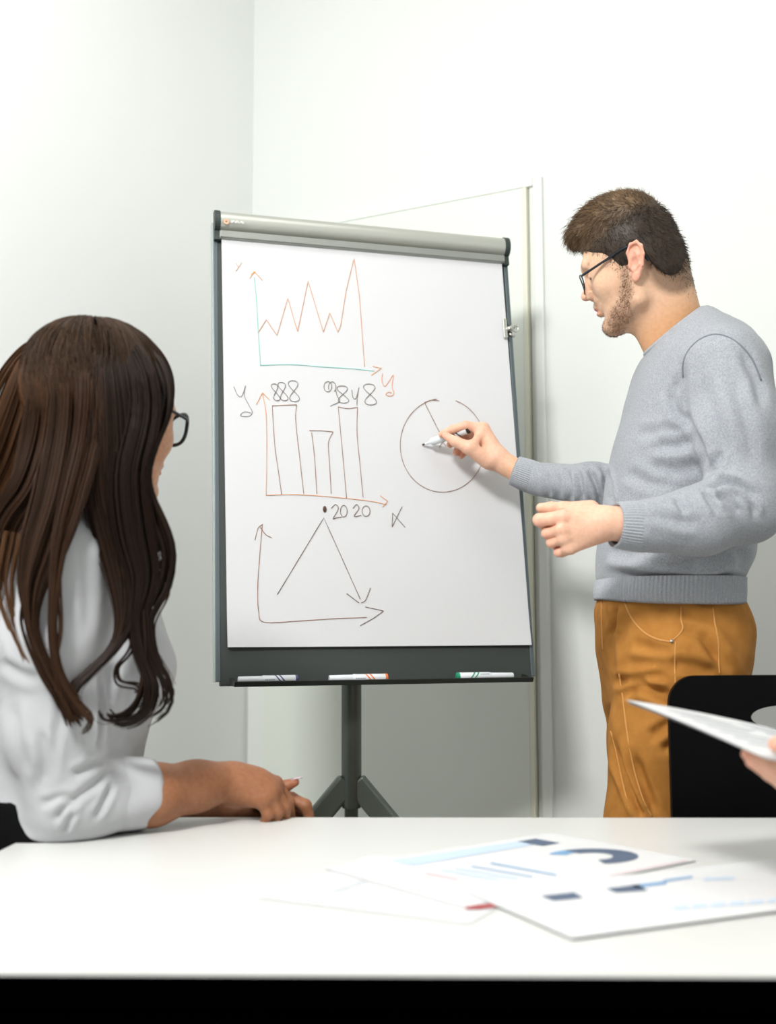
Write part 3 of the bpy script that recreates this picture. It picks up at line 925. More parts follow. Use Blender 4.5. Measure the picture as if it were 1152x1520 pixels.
def ear_sdf(q):
    m = np.stack([q[..., 0], q[..., 1], np.abs(q[..., 2])], -1)
    # flare the ear outwards toward the back
    m = m.copy(); m[..., 2] = m[..., 2] + 0.42 * (m[..., 0] + 0.002) - 0.0745
    m[..., 0] = m[..., 0] + 0.16 * m[..., 1]
    d = ell(m, (-0.013, 0.003, 0.001), (0.0165, 0.030, 0.0042))
    hel = [(0.001, 0.006, 0.001), (0.003, 0.022, 0.003), (-0.006, 0.0325, 0.005), (-0.019, 0.0315, 0.006), (-0.028, 0.020, 0.006), (-0.0295, 0.005, 0.005), (-0.024, -0.012, 0.004), (-0.015, -0.024, 0.003)]
    d = smin(d, chain(m, hel, [.0028, .003, .0033, .0034, .0034, .0033, .003, .003], .003), 0.003)
    d = smin(d, chain(m, [(-0.012, 0.020, 0.004), (-0.019, 0.008, 0.0045), (-0.017, -0.008, 0.004), (-0.006, -0.014, 0.003)], [.0025, .003, .003, .003], .003), 0.003)
    d = smin(d, ell(m, (-0.008, -0.027, 0.002), (0.0085, 0.0085, 0.0042)), 0.005)
    d = smin(d, ell(m, (0.002, -0.003, 0.002), (0.0045, 0.006, 0.0045)), 0.004)
    d = smax(d, -ell(m, (-0.0085, -0.002, 0.006), (0.0080, 0.0105, 0.0062)), 0.003)
    d = smax(d, -ell(m, (-0.012, 0.024, 0.0065), (0.009, 0.004, 0.004)), 0.003)
    return d

def to_head(P, O, A, s=1.0): return (P - O) @ A.T / s
def from_head(q, O, A, s=1.0): return np.asarray(q) @ A * s + O

M_skin_m = mat('skin_man', (214, 170, 140), 0.5, attr='col', sss=0.12, noise=(160, (246, 238, 234), 4), bump=(500, 0.05, 0.0006), spec=0.35)
M_skin_w = mat('skin_woman', (190, 140, 108), 0.5, attr='col', sss=0.10, noise=(160, (240, 228, 220), 4), bump=(500, 0.05, 0.0006), spec=0.3)

# ================================================================== standing man
MY = 2.08                                              # depth of his body's centre plane
def sil(rows, Y):
    """silhouette rows (y, x_front, x_back) -> heights, centre X, half depth"""
    z = []; c = []; a = []
    for y, xf, xb in rows:
        p = at(xf, y, Y); q = at(xb, y, Y)
        z.append((p[2] + q[2]) / 2); c.append((p[0] + q[0]) / 2); a.append((q[0] - p[0]) / 2)
    o = np.argsort(z); return np.array(z)[o], np.array(c)[o], np.array(a)[o]
def section_sdf(p, zs, cx, ax_, cy, by, n=2.3):
    """stack of superellipse sections"""
    z = p[..., 2]
    c = interp_cr(z, zs, cx); a = interp_cr(z, zs, ax_); b = interp_cr(z, zs, by); y0 = interp_cr(z, zs, cy) if np.ndim(cy) else cy
    k = (np.abs((p[..., 0] - c) / a) ** n + np.abs((p[..., 1] - y0) / b) ** n) ** (1 / n)
    return (k - 1) * np.minimum(a, b)

# head
HS = 0.945
mA = head_frame((-math.cos(math.radians(27.6)), math.sin(math.radians(27.6))), math.radians(13.3), math.radians(6.7))
mO = at(950.4, 401.5, 2.06)
neck_top = from_head((-0.022, -0.02, 0), mO, mA, HS)
neck_base = at(1006, 512, MY + 0.01)
def man_head(p):
    q = to_head(p, mO, mA, HS)
    d = head_sdf(q) * HS
    nk = chain(p, [neck_top, neck_base, neck_base - UP * 0.06 + np.array([0.012, 0, 0])], [0.049, 0.050, 0.062], 0.02)
    # throat: front of the neck runs from under the chin to the collar
    nk = smin(nk, chain(p, [from_head((0.028, -0.062, 0), mO, mA, HS), at(996, 524, MY + .01)], [0.030, 0.032], 0.02), 0.03)
    # back of neck
    nk = smin(nk, chain(p, [from_head((-0.050, -0.01, 0), mO, mA, HS), at(1002, 472, MY)], [0.036, 0.042], 0.02), 0.03)
    return smin(d, nk, 0.022)
lo_ = mO - 0.17; hi_ = mO + 0.17; lo_[2] -= 0.09; hi_[0] += 0.03
Vh, Fh = surfnet(man_head, lo_, hi_, 0.0026)

def ear_mesh(O, A, s_, h=0.0011):
    out = []
    for sg in (-1, 1):
        cs = np.array([from_head((f, u, sg * l), O, A, s_) for f in (-.042, .014) for u in (-.045, .046) for l in (.062, .106)])
        f_ = lambda p: smax(ear_sdf(to_head(p, O, A, s_)), -sg * to_head(p, O, A, s_)[..., 2] + 0.05, .002) * s_
        out.append(surfnet(f_, cs.min(0), cs.max(0), h if sg > 0 else 0.0022))
    return out
def skin_cols(V, base, seed=0):
    n = fbm(V, 60, seed)
    return base[None] * (1 + 0.04 * n[:, None])

ears = ear_mesh(mO, mA, HS)
(Ve1, Fe1), (Ve2, Fe2) = ears
n_head = len(Vh)
Vh, Fh_ = join((Vh, Fh), (Ve1, Fe1), (Ve2, Fe2)); Fh = np.array(Fh_)
SK = lincol((232, 192, 162)); RED = lincol((226, 152, 134)); TAN = lincol((222, 168, 116))
colh = skin_cols(Vh, SK)
qh = to_head(Vh, mO, mA, HS); mh = qh.copy(); mh[:, 2] = np.abs(mh[:, 2])
def blend(c, t, w): return c * (1 - w[:, None]) + t[None] * w[:, None]
ear_w = np.clip(1 - ear_sdf(qh) / 0.004, 0, 1)
colh = blend(colh, lincol((232, 156, 140)), ear_w * 0.55)
colh = blend(colh, RED, np.clip(1 - np.linalg.norm(mh - np.array([0.112, -0.01, 0.0]), axis=1) / 0.02, 0, 1) * 0.6)
colh = blend(colh, lincol((206, 120, 112)), np.clip(1 - ell(mh, (0.098, -0.0485, 0), (0.008, 0.009, 0.02)) / 0.003, 0, 1) * 0.7)
colh = blend(colh, lincol((224, 170, 122)), np.clip((-0.075 - qh[:, 1] + 0.25 * (-qh[:, 0])) / 0.05, 0, 1) * 0.8)
# beard: grows along the jaw, chin and upper lip
bd = chain(mh, [(0.012, 0.004, 0.070), (0.022, -0.045, 0.060), (0.045, -0.075, 0.040), (0.086, -0.090, 0.0)], [0.004, 0.010, 0.016, 0.016], 0.01)
bd = np.minimum(bd, cone(mh, (0.104, -0.033, 0.002), (0.094, -0.037, 0.022), 0.003, 0.003))
bd = np.minimum(bd, cone(mh, (0.102, -0.068, 0.0), (0.095, -0.085, 0.0), 0.006, 0.012))
bw = np.clip(0.85 - bd / 0.014, 0, 1) * np.clip((0.02 - mh[:, 1]) / 0.02, 0, 1) * (0.8 + 0.2 * fbm(Vh, 700, 5))
colh = blend(colh, lincol((96, 70, 48)), np.clip(bw, 0, 1) * 0.62)
# short stubbly nape and temples
nape = np.clip(1 - ell(mh, (-0.06, -0.012, 0.02), (0.040, 0.055, 0.055)) / 0.014, 0, 1)
colh = blend(colh, lincol((96, 76, 58)), nape * 0.75)

# brow and lashes
brow_w = np.clip(1 - (chain(mh, [(0.097, 0.037, 0.014), (0.094, 0.041, 0.030), (0.078, 0.036, 0.048)], [0.003, 0.004, 0.002], 0.004)) / 0.004, 0, 1)
colh = blend(colh, lincol((88, 62, 44)), brow_w * 0.85)
lid = np.clip(1 - (chain(mh, [(0.0905, 0.0085, 0.020), (0.0925, 0.0075, 0.031), (0.086, 0.0095, 0.043)], [0.0012] * 3, 0.002)) / 0.002, 0, 1)
colh = blend(colh, lincol((60, 42, 34)), lid * 0.9)

# ---- right hand (holds the marker against the board)
def Yb(px, py): return on_plane(px, py, bp(0, 0, PD), En)[1]
YB = Yb(680, 655)
def J(px, py, dy): return at(px, py, YB - dy)
rw0, rw1 = J(775, 703, 0.105), J(741, 684, 0.092)
R_th = [J(724, 684, .098), J(697, 665, .108), J(677, 656, .102), J(662, 647, .093)]
R_ix = [J(717, 637, .082), J(692, 632, .086), J(672, 637, .080), J(656, 645, .070)]
R_md = [J(715, 646, .066), J(692, 640, .048), J(676, 650, .050), J(668, 660, .060)]
R_rg = [J(716, 655, .055), J(694, 650, .034), J(681, 662, .040), J(677, 672, .052)]
R_lt = [J(719, 664, .048), J(701, 662, .030), J(690, 671, .036), J(685, 677, .046)]
def man_rhand(p):
    d = chain(p, [J(800, 712, .115), rw0, rw1], [0.029, 0.0255, 0.0245], 0.01)
    for k, (mc, r) in enumerate(((R_ix[0], .0150), (R_md[0], .0155), (R_rg[0], .0145), (R_lt[0], .013))):
        d = smin(d, cone(p, rw1 + (mc - rw1) * 0.12, mc, 0.019, r), 0.014)
    d = smin(d, chain(p, R_th, [0.0185, 0.0145, 0.0112, 0.0085], 0.006), 0.012)
    for ch, rs in ((R_ix, [.0130, .0105, .0092, .0078]), (R_md, [.0128, .0105, .0092, .008]), (R_rg, [.012, .0098, .0086, .0075]), (R_lt, [.011, .0088, .0076, .0066])):
        d = smin(d, chain(p, ch, rs, 0.004), 0.0045)
    # web between thumb and index
    d = smin(d, cone(p, R_th[1] + np.array([0.006, 0, 0.004]), R_ix[0], 0.008, 0.010), 0.012)
    return d
allr = np.array(R_th + R_ix + R_md + R_rg + R_lt + [rw0, J(800, 712, .115)])
Vr, Fr = surfnet(man_rhand, allr.min(0) - 0.045, allr.max(0) + 0.045, 0.0017)

# ---- left hand (loose fist in front of the sweater)
LY = 1.80
def K(px, py, dy): return at(px, py, LY + dy)
lw0, lw1 = K(960, 782, 0.01), K(902, 776, 0.0)
L_ix = [K(832, 768, -.008), K(801, 772, .002), K(806, 777, .026), K(826, 783, .030)]
L_md = [K(831, 787, -.009), K(811, 792, .004), K(817, 797, .028), K(834, 797, .032)]
L_rg = [K(834, 801, -.005), K(818, 806, .007), K(825, 809, .028), K(840, 808, .032)]
L_lt = [K(841, 815, .001), K(829, 820, .010), K(834, 821, .027), K(846, 818, .031)]
L_th = [K(876, 758, .028), K(838, 757, .036), K(818, 755, .036), K(803, 754, .034)]
def man_lhand(p):
    d = chain(p, [lw0, lw1], [0.031, 0.0265], 0.01)
    d = smin(d, ell(p, K(866, 779, .006), (0.040, 0.017, 0.034)), 0.018)
    for mc, r in ((L_ix[0] + np.array([.006, 0, 0]), .0120), (L_md[0] + np.array([.006, 0, 0]), .0098), (L_rg[0] + np.array([.006, 0, 0]), .0092), (L_lt[0] + np.array([.006, 0, 0]), .0092)):
        d = smin(d, cone(p, lw1 + (mc - lw1) * 0.25, mc, 0.018, r), 0.010)
    for ch, rs in ((L_ix, [.0108, .0102, .0092, .008]), (L_md, [.0088, .0074, .007, .007]), (L_rg, [.0084, .0072, .007, .007]), (L_lt, [.0082, .0067, .0062, .006])):
        d = smin(d, chain(p, ch, rs, 0.004), 0.0014)
    d = smin(d, chain(p, L_th, [0.017, 0.0125, 0.010, 0.0078], 0.006), 0.010)
    # knuckles and tendons
    for mc in (L_ix, L_md, L_rg, L_lt):
        d = smin(d, ell(p, mc[0] + np.array([0.002, -0.006, 0.001]), (0.009, 0.007, 0.008)), 0.008)
    return d
alll = np.array(L_ix + L_md + L_rg + L_lt + L_th + [lw0, lw1])
Vl, Fl = surfnet(man_lhand, alll.min(0) - 0.045, alll.max(0) + 0.045, 0.0017)
def hand_cols(V, wrist, knucks, base):
    c = skin_cols(V, base, 2)
    d = np.linalg.norm(V - wrist, axis=1)
    c = blend(c, TAN, np.clip(1 - d / 0.06, 0, 1) * 0.75)
    for k in knucks:
        c = blend(c, RED, np.clip(1 - np.linalg.norm(V - k, axis=1) / 0.018, 0, 1) * 0.5)
    return c
colr = hand_cols(Vr, rw0, [R_ix[0], R_ix[1], R_ix[3], R_th[3], R_md[3], R_rg[3], R_lt[3]], lincol((234, 188, 162)))
coll = hand_cols(Vl, lw0, [L_ix[0], L_ix[1], L_md[1], L_rg[1], L_lt[1], L_md[0]], lincol((236, 190, 164)))

# ---- torso under the clothes and arms, so the body is one figure
tz, tc_, ta = sil([(470, 1000, 1040), (505, 972, 1075), (540, 950, 1098), (580, 936, 1106), (620, 926, 1110), (660, 914, 1112), (700, 905, 1113), (740, 899, 1113), (790, 892, 1113), (830, 888, 1110), (850, 889, 1100), (868, 891, 1093), (888, 889, 1094), (905, 888, 1103)], MY)
def wid(pairs):
    ys = [p[0] for p in pairs]; zs = [at(1000, y, MY)[2] for y in ys]
    o = np.argsort(zs); return np.interp(tz, np.array(zs)[o], np.array([p[1] for p in pairs])[o])
tb = wid([(470, .055), (505, .105), (540, .150), (580, .165), (620, .168), (660, .165), (740, .160), (830, .160), (845, .166), (868, .157), (905, .158)])
# arm joints
SHL = at(1078, 548, MY - 0.165); ELL_ = at(1106, 752, 1.855); WRL = at(930, 778, LY + 0.005)
SHR = at(1040, 548, MY + 0.165); ELR = at(948, 728, 2.36); WRR = J(778, 704, 0.108)
def man_torso_raw(p):
    d = section_sdf(p, tz, tc_, ta, MY, tb, 2.35)
    d = smax(d, p[..., 2] - (tz[-1] - 0.004), 0.02)
    return d
pz, pc, pa = sil([(880, 896, 1090), (900, 889, 1100), (936, 888, 1110), (966, 890, 1108), (1004, 897, 1100), (1047, 903, 1075), (1113, 902, 1050), (1212, 903, 1030), (1300, 905, 1018)], MY)
def trousers_sdf(p):
    # pelvis block then two legs
    z = p[..., 2]
    zc = at(1000, 1060, MY)[2]
    d = section_sdf(p, pz, pc, pa, MY, np.interp(pz, [at(1000, y, MY)[2] for y in (1300, 1004, 950, 905, 880)], [.168, .168, .164, .150, .146]), 2.5)
    d = smax(d, zc - z, 0.03)
    d = smax(d, z - at(1000, 884, MY)[2], 0.006)
    for leg in ('l', 'r'):
        if leg == 'l':
            pts = [at(1003, 985, MY - .085), at(988, 1100, MY - .09), at(968, 1215, MY - .092), at(962, 1420, MY - .09)]
            rs = [0.098, 0.090, 0.078, 0.066]
        else:
            pts = [at(985, 985, MY + .08), at(976, 1100, MY + .085), at(967, 1215, MY + .088), at(962, 1420, MY + .09)]
            rs = [0.098, 0.088, 0.076, 0.064]
        foot = np.array([pts[-1][0] + 0.01, pts[-1][1], 0.06])
        d = smin(d, chain(p, pts + [foot], rs + [0.056], 0.02), 0.03)
    return smax(d, 0.05 - z, 0.004)
def man_core(p):
    d = man_torso_raw(p) + 0.022
    d = smin(d, chain(p, [SHL, ELL_, WRL], [.040, .034, .020], .02), .03)
    d = smin(d, chain(p, [SHR, ELR, WRR], [.036, .030, .018], .02), .03)
    d = smin(d, trousers_sdf(p) + 0.03, 0.02)
    return d
lo_ = np.array([0.1, 1.72, 0.03]); hi_ = np.array([0.78, 2.52, 1.60])
Vc, Fc = surfnet(man_core, lo_, hi_, 0.012)
geo = join((Vh, Fh), (Vr, Fr), (Vl, Fl), (Vc, Fc))
man = add('person', geo, M_skin_m, origin=(0.47, MY, 0.0))
set_color(man, np.concatenate([colh, colr, coll, skin_cols(Vc, SK)]))
tag(man, 'standing person in grey sweater and tan trousers drawing on the flip chart', 'person')

# ---- sweater
def knit_extra(nt, b, tc):
    pass
M_knit = mat('heather_grey_knit', (172, 175, 180), 0.95, noise=(420, (140, 144, 151), 5), bump=(650, 0.35, 0.0012), spec=0.1, sheen=0.15)
M_rib = mat('heather_grey_rib', (180, 183, 188), 0.95, noise=(500, (154, 158, 165), 4), bump=(700, 0.25, 0.0008), spec=0.1, sheen=0.1)
cuffL = at(914, 779, LY + 0.003); cuffL2 = at(952, 782, LY + 0.012)
cuffR = J(765, 699, 0.103); cuffR2 = J(797, 711, 0.112)
_ca, _cb = at(1043, 459, MY), at(963, 522, MY)
COLP = (_ca + _cb) / 2; _cd = unit(_cb - _ca); COLN = unit(np.cross(_cd, np.array([0, 1.0, 0.0]))); COLN = COLN if COLN[2] > 0 else -COLN
def sweater_sdf(p):
    d = man_torso_raw(p)
    # shoulder yoke
    d = smin(d, chain(p, [at(1040, 505, MY - .05), at(1066, 532, MY - .135)], [0.050, 0.060], 0.03), 0.05)
    d = smin(d, chain(p, [at(1032, 508, MY + .06), at(1040, 545, MY + .16)], [0.045, 0.055], 0.03), 0.05)
    d = smin(d, ell(p, at(1078, 560, MY - .02), (0.055, 0.13, 0.085)), 0.05)
    # neck opening
    d = smax(d, (p - COLP) @ COLN, 0.006)
    # near arm
    arm = chain(p, [SHL, at(1096, 640, 1.878), ELL_ + np.array([0, 0, 0.004]), at(1040, 772, 1.83), cuffL2], [0.074, 0.067, 0.058, 0.051, 0.041], 0.03)
    d = smin(d, arm, 0.018)
    arm = chain(p, [SHR, at(985, 650, 2.30), ELR, at(880, 722, 2.38), cuffR2], [0.062, 0.058, 0.053, 0.045, 0.036], 0.025)
    d = smin(d, arm, 0.018)
    zc = at(1000, 868, MY)[2]
    return smax(d, zc - p[..., 2], 0.004)
lo_ = np.array([0.20, 1.72, 1.05]); hi_ = np.array([0.78, 2.50, 1.62])
lo_[0] = cuffR2[0] - 0.03
Vs, Fs = surfnet(sweater_sdf, lo_, hi_, 0.0034)
# neckline: keep the neck hole shell from closing over
cre = [
    # elbow folds of the near sleeve
    ([(1049, 722), (1075, 716), (1100, 722), (1128, 742)], 6, .007),
    ([(1053, 708), (1062, 690), (1070, 668)], 6, .004),
    ([(1044, 728), (1056, 745), (1066, 760)], 5, .006),
    ([(1003, 738), (1010, 752), (1018, 762)], 5, .004),
    ([(1060, 735), (1085, 745), (1100, 765)], 7, .004),
    ([(1085, 728), (1115, 748), (1122, 768)], 5, .004),
    ([(960, 760), (1000, 772), (1040, 778)], 8, .003),
    # armpit and chest folds
    ([(1013, 535), (1014, 575), (1018, 615), (1040, 665), (1052, 705)], 6, .005),
    ([(992, 580), (1000, 610), (1016, 628)], 6, .004),
    ([(1003, 560), (1002, 595), (1012, 622)], 5, .004),
    ([(970, 660), (1000, 660), (1034, 654)], 9, .005),
    ([(945, 645), (985, 640), (1020, 640)], 8, .003),
    ([(960, 692), (1000, 698), (1045, 690)], 9, .003),
    ([(930, 700), (960, 715), (1000, 720)], 9, .003),
    ([(1100, 520), (1120, 560), (1132, 610)], 8, .004),
    ([(1040, 560), (1060, 620), (1085, 680)], 14, .003),
    ([(1085, 560), (1105, 620), (1118, 690)], 12, .003),
    # far sleeve wrinkles
    ([(893, 690), (905, 715), (909, 748)], 4, .006),
    ([(874, 694), (886, 722), (894, 750)], 4, .007),
    ([(858, 697), (862, 722), (866, 745)], 4, .005),
    ([(842, 697), (846, 725), (848, 745)], 4, .004),
    ([(826, 698), (826, 720), (830, 742)], 5, .003),
    ([(812, 700), (812, 722), (818, 740)], 5, .003), ([(900, 700), (898, 725), (903, 745)], 4, .005),
    # blouson fold above the hem
    ([(905, 852), (950, 856), (1010, 862), (1060, 862), (1092, 855)], 7, .006),
    ([(900, 815), (930, 820), (955, 815)], 10, .006),
    ([(960, 840), (1000, 846), (1040, 842)], 10, .004),
    ([(1095, 810), (1105, 830), (1098, 850)], 8, .004),
]
Vs = folds(Vs, Fs, [(a, b, c * 1.5) for a, b, c in cre])
Ns = vnormals(Vs, Fs)
Vs = Vs + Ns * (0.0012 * fbm(Vs, 38, 11, 2) + 0.0006 * fbm(Vs * np.array([1, 1, .5]), 110, 12, 2))[:, None]
sweater = add('sweater', (Vs, Fs), M_knit, man)
# ribbed hem
hz0 = tz[0]
def hem_ring(t):
    th = np.arange(720) * 2 * math.pi / 720
    y = 860 + t * 30
    z = np.interp(-y, [-905, -888, -868, -850, -830], [at(1000, v, MY)[2] for v in (905, 888, 868, 850, 830)])
    c = interp_cr(np.array(z), tz, tc_); a = interp_cr(np.array(z), tz, ta) + 0.002; b = interp_cr(np.array(z), tz, tb) + 0.004
    n = 2.35
    ct, st = np.cos(th), np.sin(th)
    rr = (np.abs(ct / a) ** n + np.abs(st / b) ** n) ** (-1 / n)
    bul = 0.004 * math.sin(t * math.pi)
    dip = -0.011 * t * np.clip(-st, 0, 1) ** 2 - 0.006 * t * np.clip(ct, 0, 1)
    return np.stack([c + (rr + bul) * ct, MY + (rr + bul) * st, z + dip], -1)
R = ribbed_ring(hem_ring, 10, 720, 144, 0.0011)
inn = R[-1] + (R[-1].mean(0) - R[-1]) * 0.05; inn[:, 2] = R[-1][:, 2] + 0.01
Vq, Fq = loft(np.concatenate([R, inn[None]]), caps=False)
add('ribbed_hem', (Vq, [f[::-1] for f in Fq]), M_rib, sweater)
def cuff(a, b, ra, rb, nm='ribbed_cuff'):
    P = np.array([a + (b - a) * t for t in np.linspace(-0.05, 1.05, 9)])
    T, A, B = frames(P)
    th = np.arange(240) * 2 * math.pi / 240
    rings = []
    for i, t in enumerate(np.linspace(-0.05, 1.05, 9)):
        r = ra + (rb - ra) * t + 0.0015 * math.sin(max(0, min(1, t)) * math.pi) + 0.0010 * np.cos(th * 48)
        rings.append(P[i] + (np.cos(th) * r)[:, None] * A[i] + (np.sin(th) * r)[:, None] * B[i])
    inner = P[0] + (rings[0] - P[0]) * 0.90 + (b - a) * 0.10
    V, F = loft(np.concatenate([inner[None], np.array(rings)]), caps=False)
    return add(nm, (V, F), M_rib, sweater)
cuff(cuffL, cuffL2, 0.0345, 0.039)
cuff(cuffR, cuffR2, 0.0315, 0.0345)
# armhole seam and collar band
def seam(name, line, rad, material, parent, geo, lift=0.0, it=4):
    P = on_surface(geo, line, lift)
    if len(P) < 4: return
    P = smooth_line(P, it)
    add(name, tube(P, rad, 6), material, parent)
th = np.arange(96) * 2 * math.pi / 96
_cx = unit(_cb - _ca); _cc = COLP + _cx * 0.004
cl_ = [_cc + _cx * math.cos(a) * np.linalg.norm(_cb - _ca) * 0.5 + np.array([0, 1.0, 0]) * math.sin(a) * 0.064 for a in th]
add('collar_band', tube(np.array(cl_), 0.0052, 8, closed=True), M_rib, sweater)
M_seam = mat('knit_seam', (118, 122, 130), 0.95)
seam('shoulder_seam', [(1014, 560), (1014, 540), (1022, 520), (1040, 503), (1064, 496), (1090, 505), (1115, 530), (1130, 565)], 0.0016, M_seam, sweater, (Vs, Fs))
# ---- trousers
M_chino = mat('tan_chino', (176, 121, 58), 0.85, noise=(35, (158, 106, 47), 4), bump=(900, 0.15, 0.0006), spec=0.15)
M_stitch = mat('chino_stitch', (196, 142, 78), 0.85)
Vt_, Ft_ = surfnet(trousers_sdf, (0.28, 1.82, 0.03), (0.78, 2.34, 1.12), 0.0050)
cre = [
    ([(905, 1012), (935, 1010), (960, 1006), (990, 1000)], 6, .005),
    ([(925, 1032), (950, 1022), (985, 1034), (1010, 1046)], 6, .007),
    ([(945, 1012), (975, 1022), (1000, 1028)], 5, .004),
    ([(990, 985), (1030, 990), (1065, 1003)], 8, .004),
    ([(940, 955), (975, 965), (1000, 968)], 7, .003),
    ([(930, 985), (965, 985), (1000, 985)], 7, .003),
    ([(985, 1115), (1000, 1102), (1015, 1085)], 6, .006),
    ([(965, 1095), (985, 1080), (1005, 1070)], 6, .004),
    ([(912, 1105), (925, 1150), (945, 1195), (955, 1212)], 5, .007),
    ([(940, 1120), (955, 1165), (975, 1212)], 7, .005),
    ([(913, 900), (912, 925), (910, 940)], 4, .007),
    ([(900, 900), (905, 950), (912, 1010)], 5, .003),
    ([(1012, 930), (1050, 950), (1072, 985)], 9, .004),
    ([(1005, 905), (1030, 915), (1060, 925)], 8, .003),
    ([(1040, 935), (1060, 965), (1085, 1000)], 8, .003),
]
Vt_ = folds(Vt_, Ft_, [(a, b * 1.1, c * 1.9) for a, b, c in cre])
Nt_ = vnormals(Vt_, Ft_)
Vt_ = Vt_ + Nt_ * (0.0018 * fbm(Vt_, 34, 21, 2) + 0.0008 * fbm(Vt_, 90, 22, 2))[:, None]
trousers = add('trousers', (Vt_, Ft_), M_chino, man)
gt = (Vt_, Ft_)
seam('pocket_edge', [(928, 895), (938, 918), (955, 938), (975, 949), (997, 953)], 0.0019, M_stitch, trousers, gt, 0.0004)
seam('pocket_edge', [(1011, 899), (1011, 920), (1014, 932), (1008, 942), (998, 951)], 0.0014, M_stitch, trousers, gt, 0.0002)
seam('side_seam', [(1003, 953), (1002, 975), (1002, 1000), (1004, 1030), (1006, 1060)], 0.0014, M_stitch, trousers, gt, 0.0002)
seam('back_pocket_edge', [(1058, 902), (1062, 930), (1067, 955), (1067, 985), (1068, 1000)], 0.0015, M_stitch, trousers, gt, 0.0002)
seam('front_crease', [(919, 1000), (925, 1040), (931, 1090), (941, 1140), (956, 1190), (968, 1212)], 0.0016, M_stitch, trousers, gt, -0.0004)
seam('inner_seam', [(903, 1075), (911, 1100), (922, 1150), (935, 1205)], 0.0014, M_stitch, trousers, gt, -0.0002)
seam('fly_seam', [(893, 893), (893, 920), (894, 945), (895, 965)], 0.0014, M_stitch, trousers, gt, 0.0)
pr = on_surface(gt, [(997, 952), (998, 953)], 0.0012, n=2)
if len(pr): add('pocket_rivet', tube([pr[0], pr[0] + np.array([0, -0.0015, 0])], 0.003, 10), M_chrome, trousers)
# shoes
M_shoe = mat('brown_shoe', (84, 58, 40), 0.5)
M_sole = mat('shoe_sole', (40, 36, 34), 0.7)
for dy, bx_ in ((-.09, at(962, 1420, MY - .09)[0]), (.09, at(962, 1420, MY + .09)[0])):
    def shoe(p, bx_=bx_, dy=dy):
        c = np.array([bx_ - 0.05, MY + dy, 0.045])
        d = ell(p, c, (0.145, 0.047, 0.045)); d = smin(d, ell(p, c + np.array([0.085, 0, 0.03]), (0.06, 0.043, 0.055)), 0.03)
        return smax(d, 0.016 - p[..., 2], 0.004)
    c = np.array([bx_ - 0.05, MY + dy, 0.05])
    Vx, Fx = surfnet(shoe, c - np.array([.17, .07, .06]), c + np.array([.19, .07, .10]), 0.006)
    sh = add('shoe', (Vx, Fx), M_shoe, man)
    out = [(bx_ - 0.05 + 0.145 * math.cos(a) * (1.0), MY + dy + 0.045 * math.sin(a)) for a in np.linspace(0, 2 * math.pi, 33)[:-1]]
    add('sole', prism(out, (0, 0, 0.0), np.array([1., 0, 0]), np.array([0, 1., 0]), UP, 0.018), M_sole, sh, smooth=False)

# ---- short hair
def hairline(f, l):
    # height (up) of the lower hair boundary along the head's length
    return np.interp(f, [-0.11, -0.075, -0.05, -0.035, -0.026, -0.004, 0.004, 0.020, 0.032, 0.044, 0.066, 0.085, 0.12], [-0.056, -0.052, -0.036, -0.010, 0.028, 0.030, -0.004, -0.002, 0.020, 0.034, 0.044, 0.062, 0.072])
def man_hair(p):
    q = to_head(p, mO, mA, HS); m = np.stack([q[..., 0], q[..., 1], np.abs(q[..., 2])], -1)
    d = ell(m, (0.006, 0.048, 0), (0.0925, 0.099, 0.0795))
    d = smin(d, ell(m, (-0.034, -0.005, 0), (0.055, 0.060, 0.062)), 0.03)
    d = smin(d, ell(m, (0.022, 0.114, 0), (0.078, 0.047, 0.062)), 0.02)
    d = smin(d, ell(m, (0.084, 0.104, 0), (0.031, 0.025, 0.050)), 0.015)
    hl = hairline(m[..., 0], m[..., 2])
    d = smax(d, (hl - m[..., 1]) * 0.8, 0.010)
    d = d * HS + 0.0010 * np.sin(q[..., 2] * 420 + q[..., 0] * 90) * np.clip((q[..., 1] - 0.08) / 0.05, 0, 1)
    return d
Vm, Fm = surfnet(man_hair, mO - 0.17, mO + 0.19, 0.003)
M_hair_m = mat('brown_hair', (70, 54, 40), 0.55, attr='col', spec=0.35)
hair = add('hair', (Vm, Fm), M_hair_m, man)
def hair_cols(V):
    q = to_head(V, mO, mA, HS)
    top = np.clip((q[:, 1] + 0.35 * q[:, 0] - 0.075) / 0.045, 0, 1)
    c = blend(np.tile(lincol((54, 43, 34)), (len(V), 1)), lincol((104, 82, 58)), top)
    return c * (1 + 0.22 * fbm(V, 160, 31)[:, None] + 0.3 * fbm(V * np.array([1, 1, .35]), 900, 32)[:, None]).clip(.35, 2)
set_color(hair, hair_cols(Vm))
Pm, Nm = sample_surface(Vm, Fm, 15000)
qm = to_head(Pm, mO, mA, HS)
edge = qm[:, 1] - hairline(qm[:, 0], qm[:, 2])
keep = edge > -0.004
Pm, Nm, qm, edge = Pm[keep], Nm[keep], qm[keep], edge[keep]
top = np.clip((qm[:, 1] - 0.075) / 0.05, 0, 1); front = np.clip((qm[:, 0] - 0.0) / 0.08, 0, 1)
comb_q = np.stack([0.55 + 0.45 * front, 0.25 * top - 0.9 * (1 - top) * 1.0 + 0.0 * front, -0.35 * top], 1)
comb_q[:, 0] = np.where(top > 0.1, 0.35 + 0.8 * front, -0.35)
comb_q[:, 1] += np.where((front > 0.85), -0.2, 0)
comb = comb_q @ mA
comb = comb - Nm * (comb * Nm).sum(1)[:, None]
dirs = comb / (np.linalg.norm(comb, axis=1)[:, None] + 1e-6) * 1.0 + Nm * (0.5 + 0.1 * top[:, None])
ln = 0.0085 + 0.018 * top * (0.6 + 0.5 * front) + 0.003 * np.clip(edge / 0.03, 0, 1)
ln = ln * rng.uniform(0.6, 1.2, len(ln))
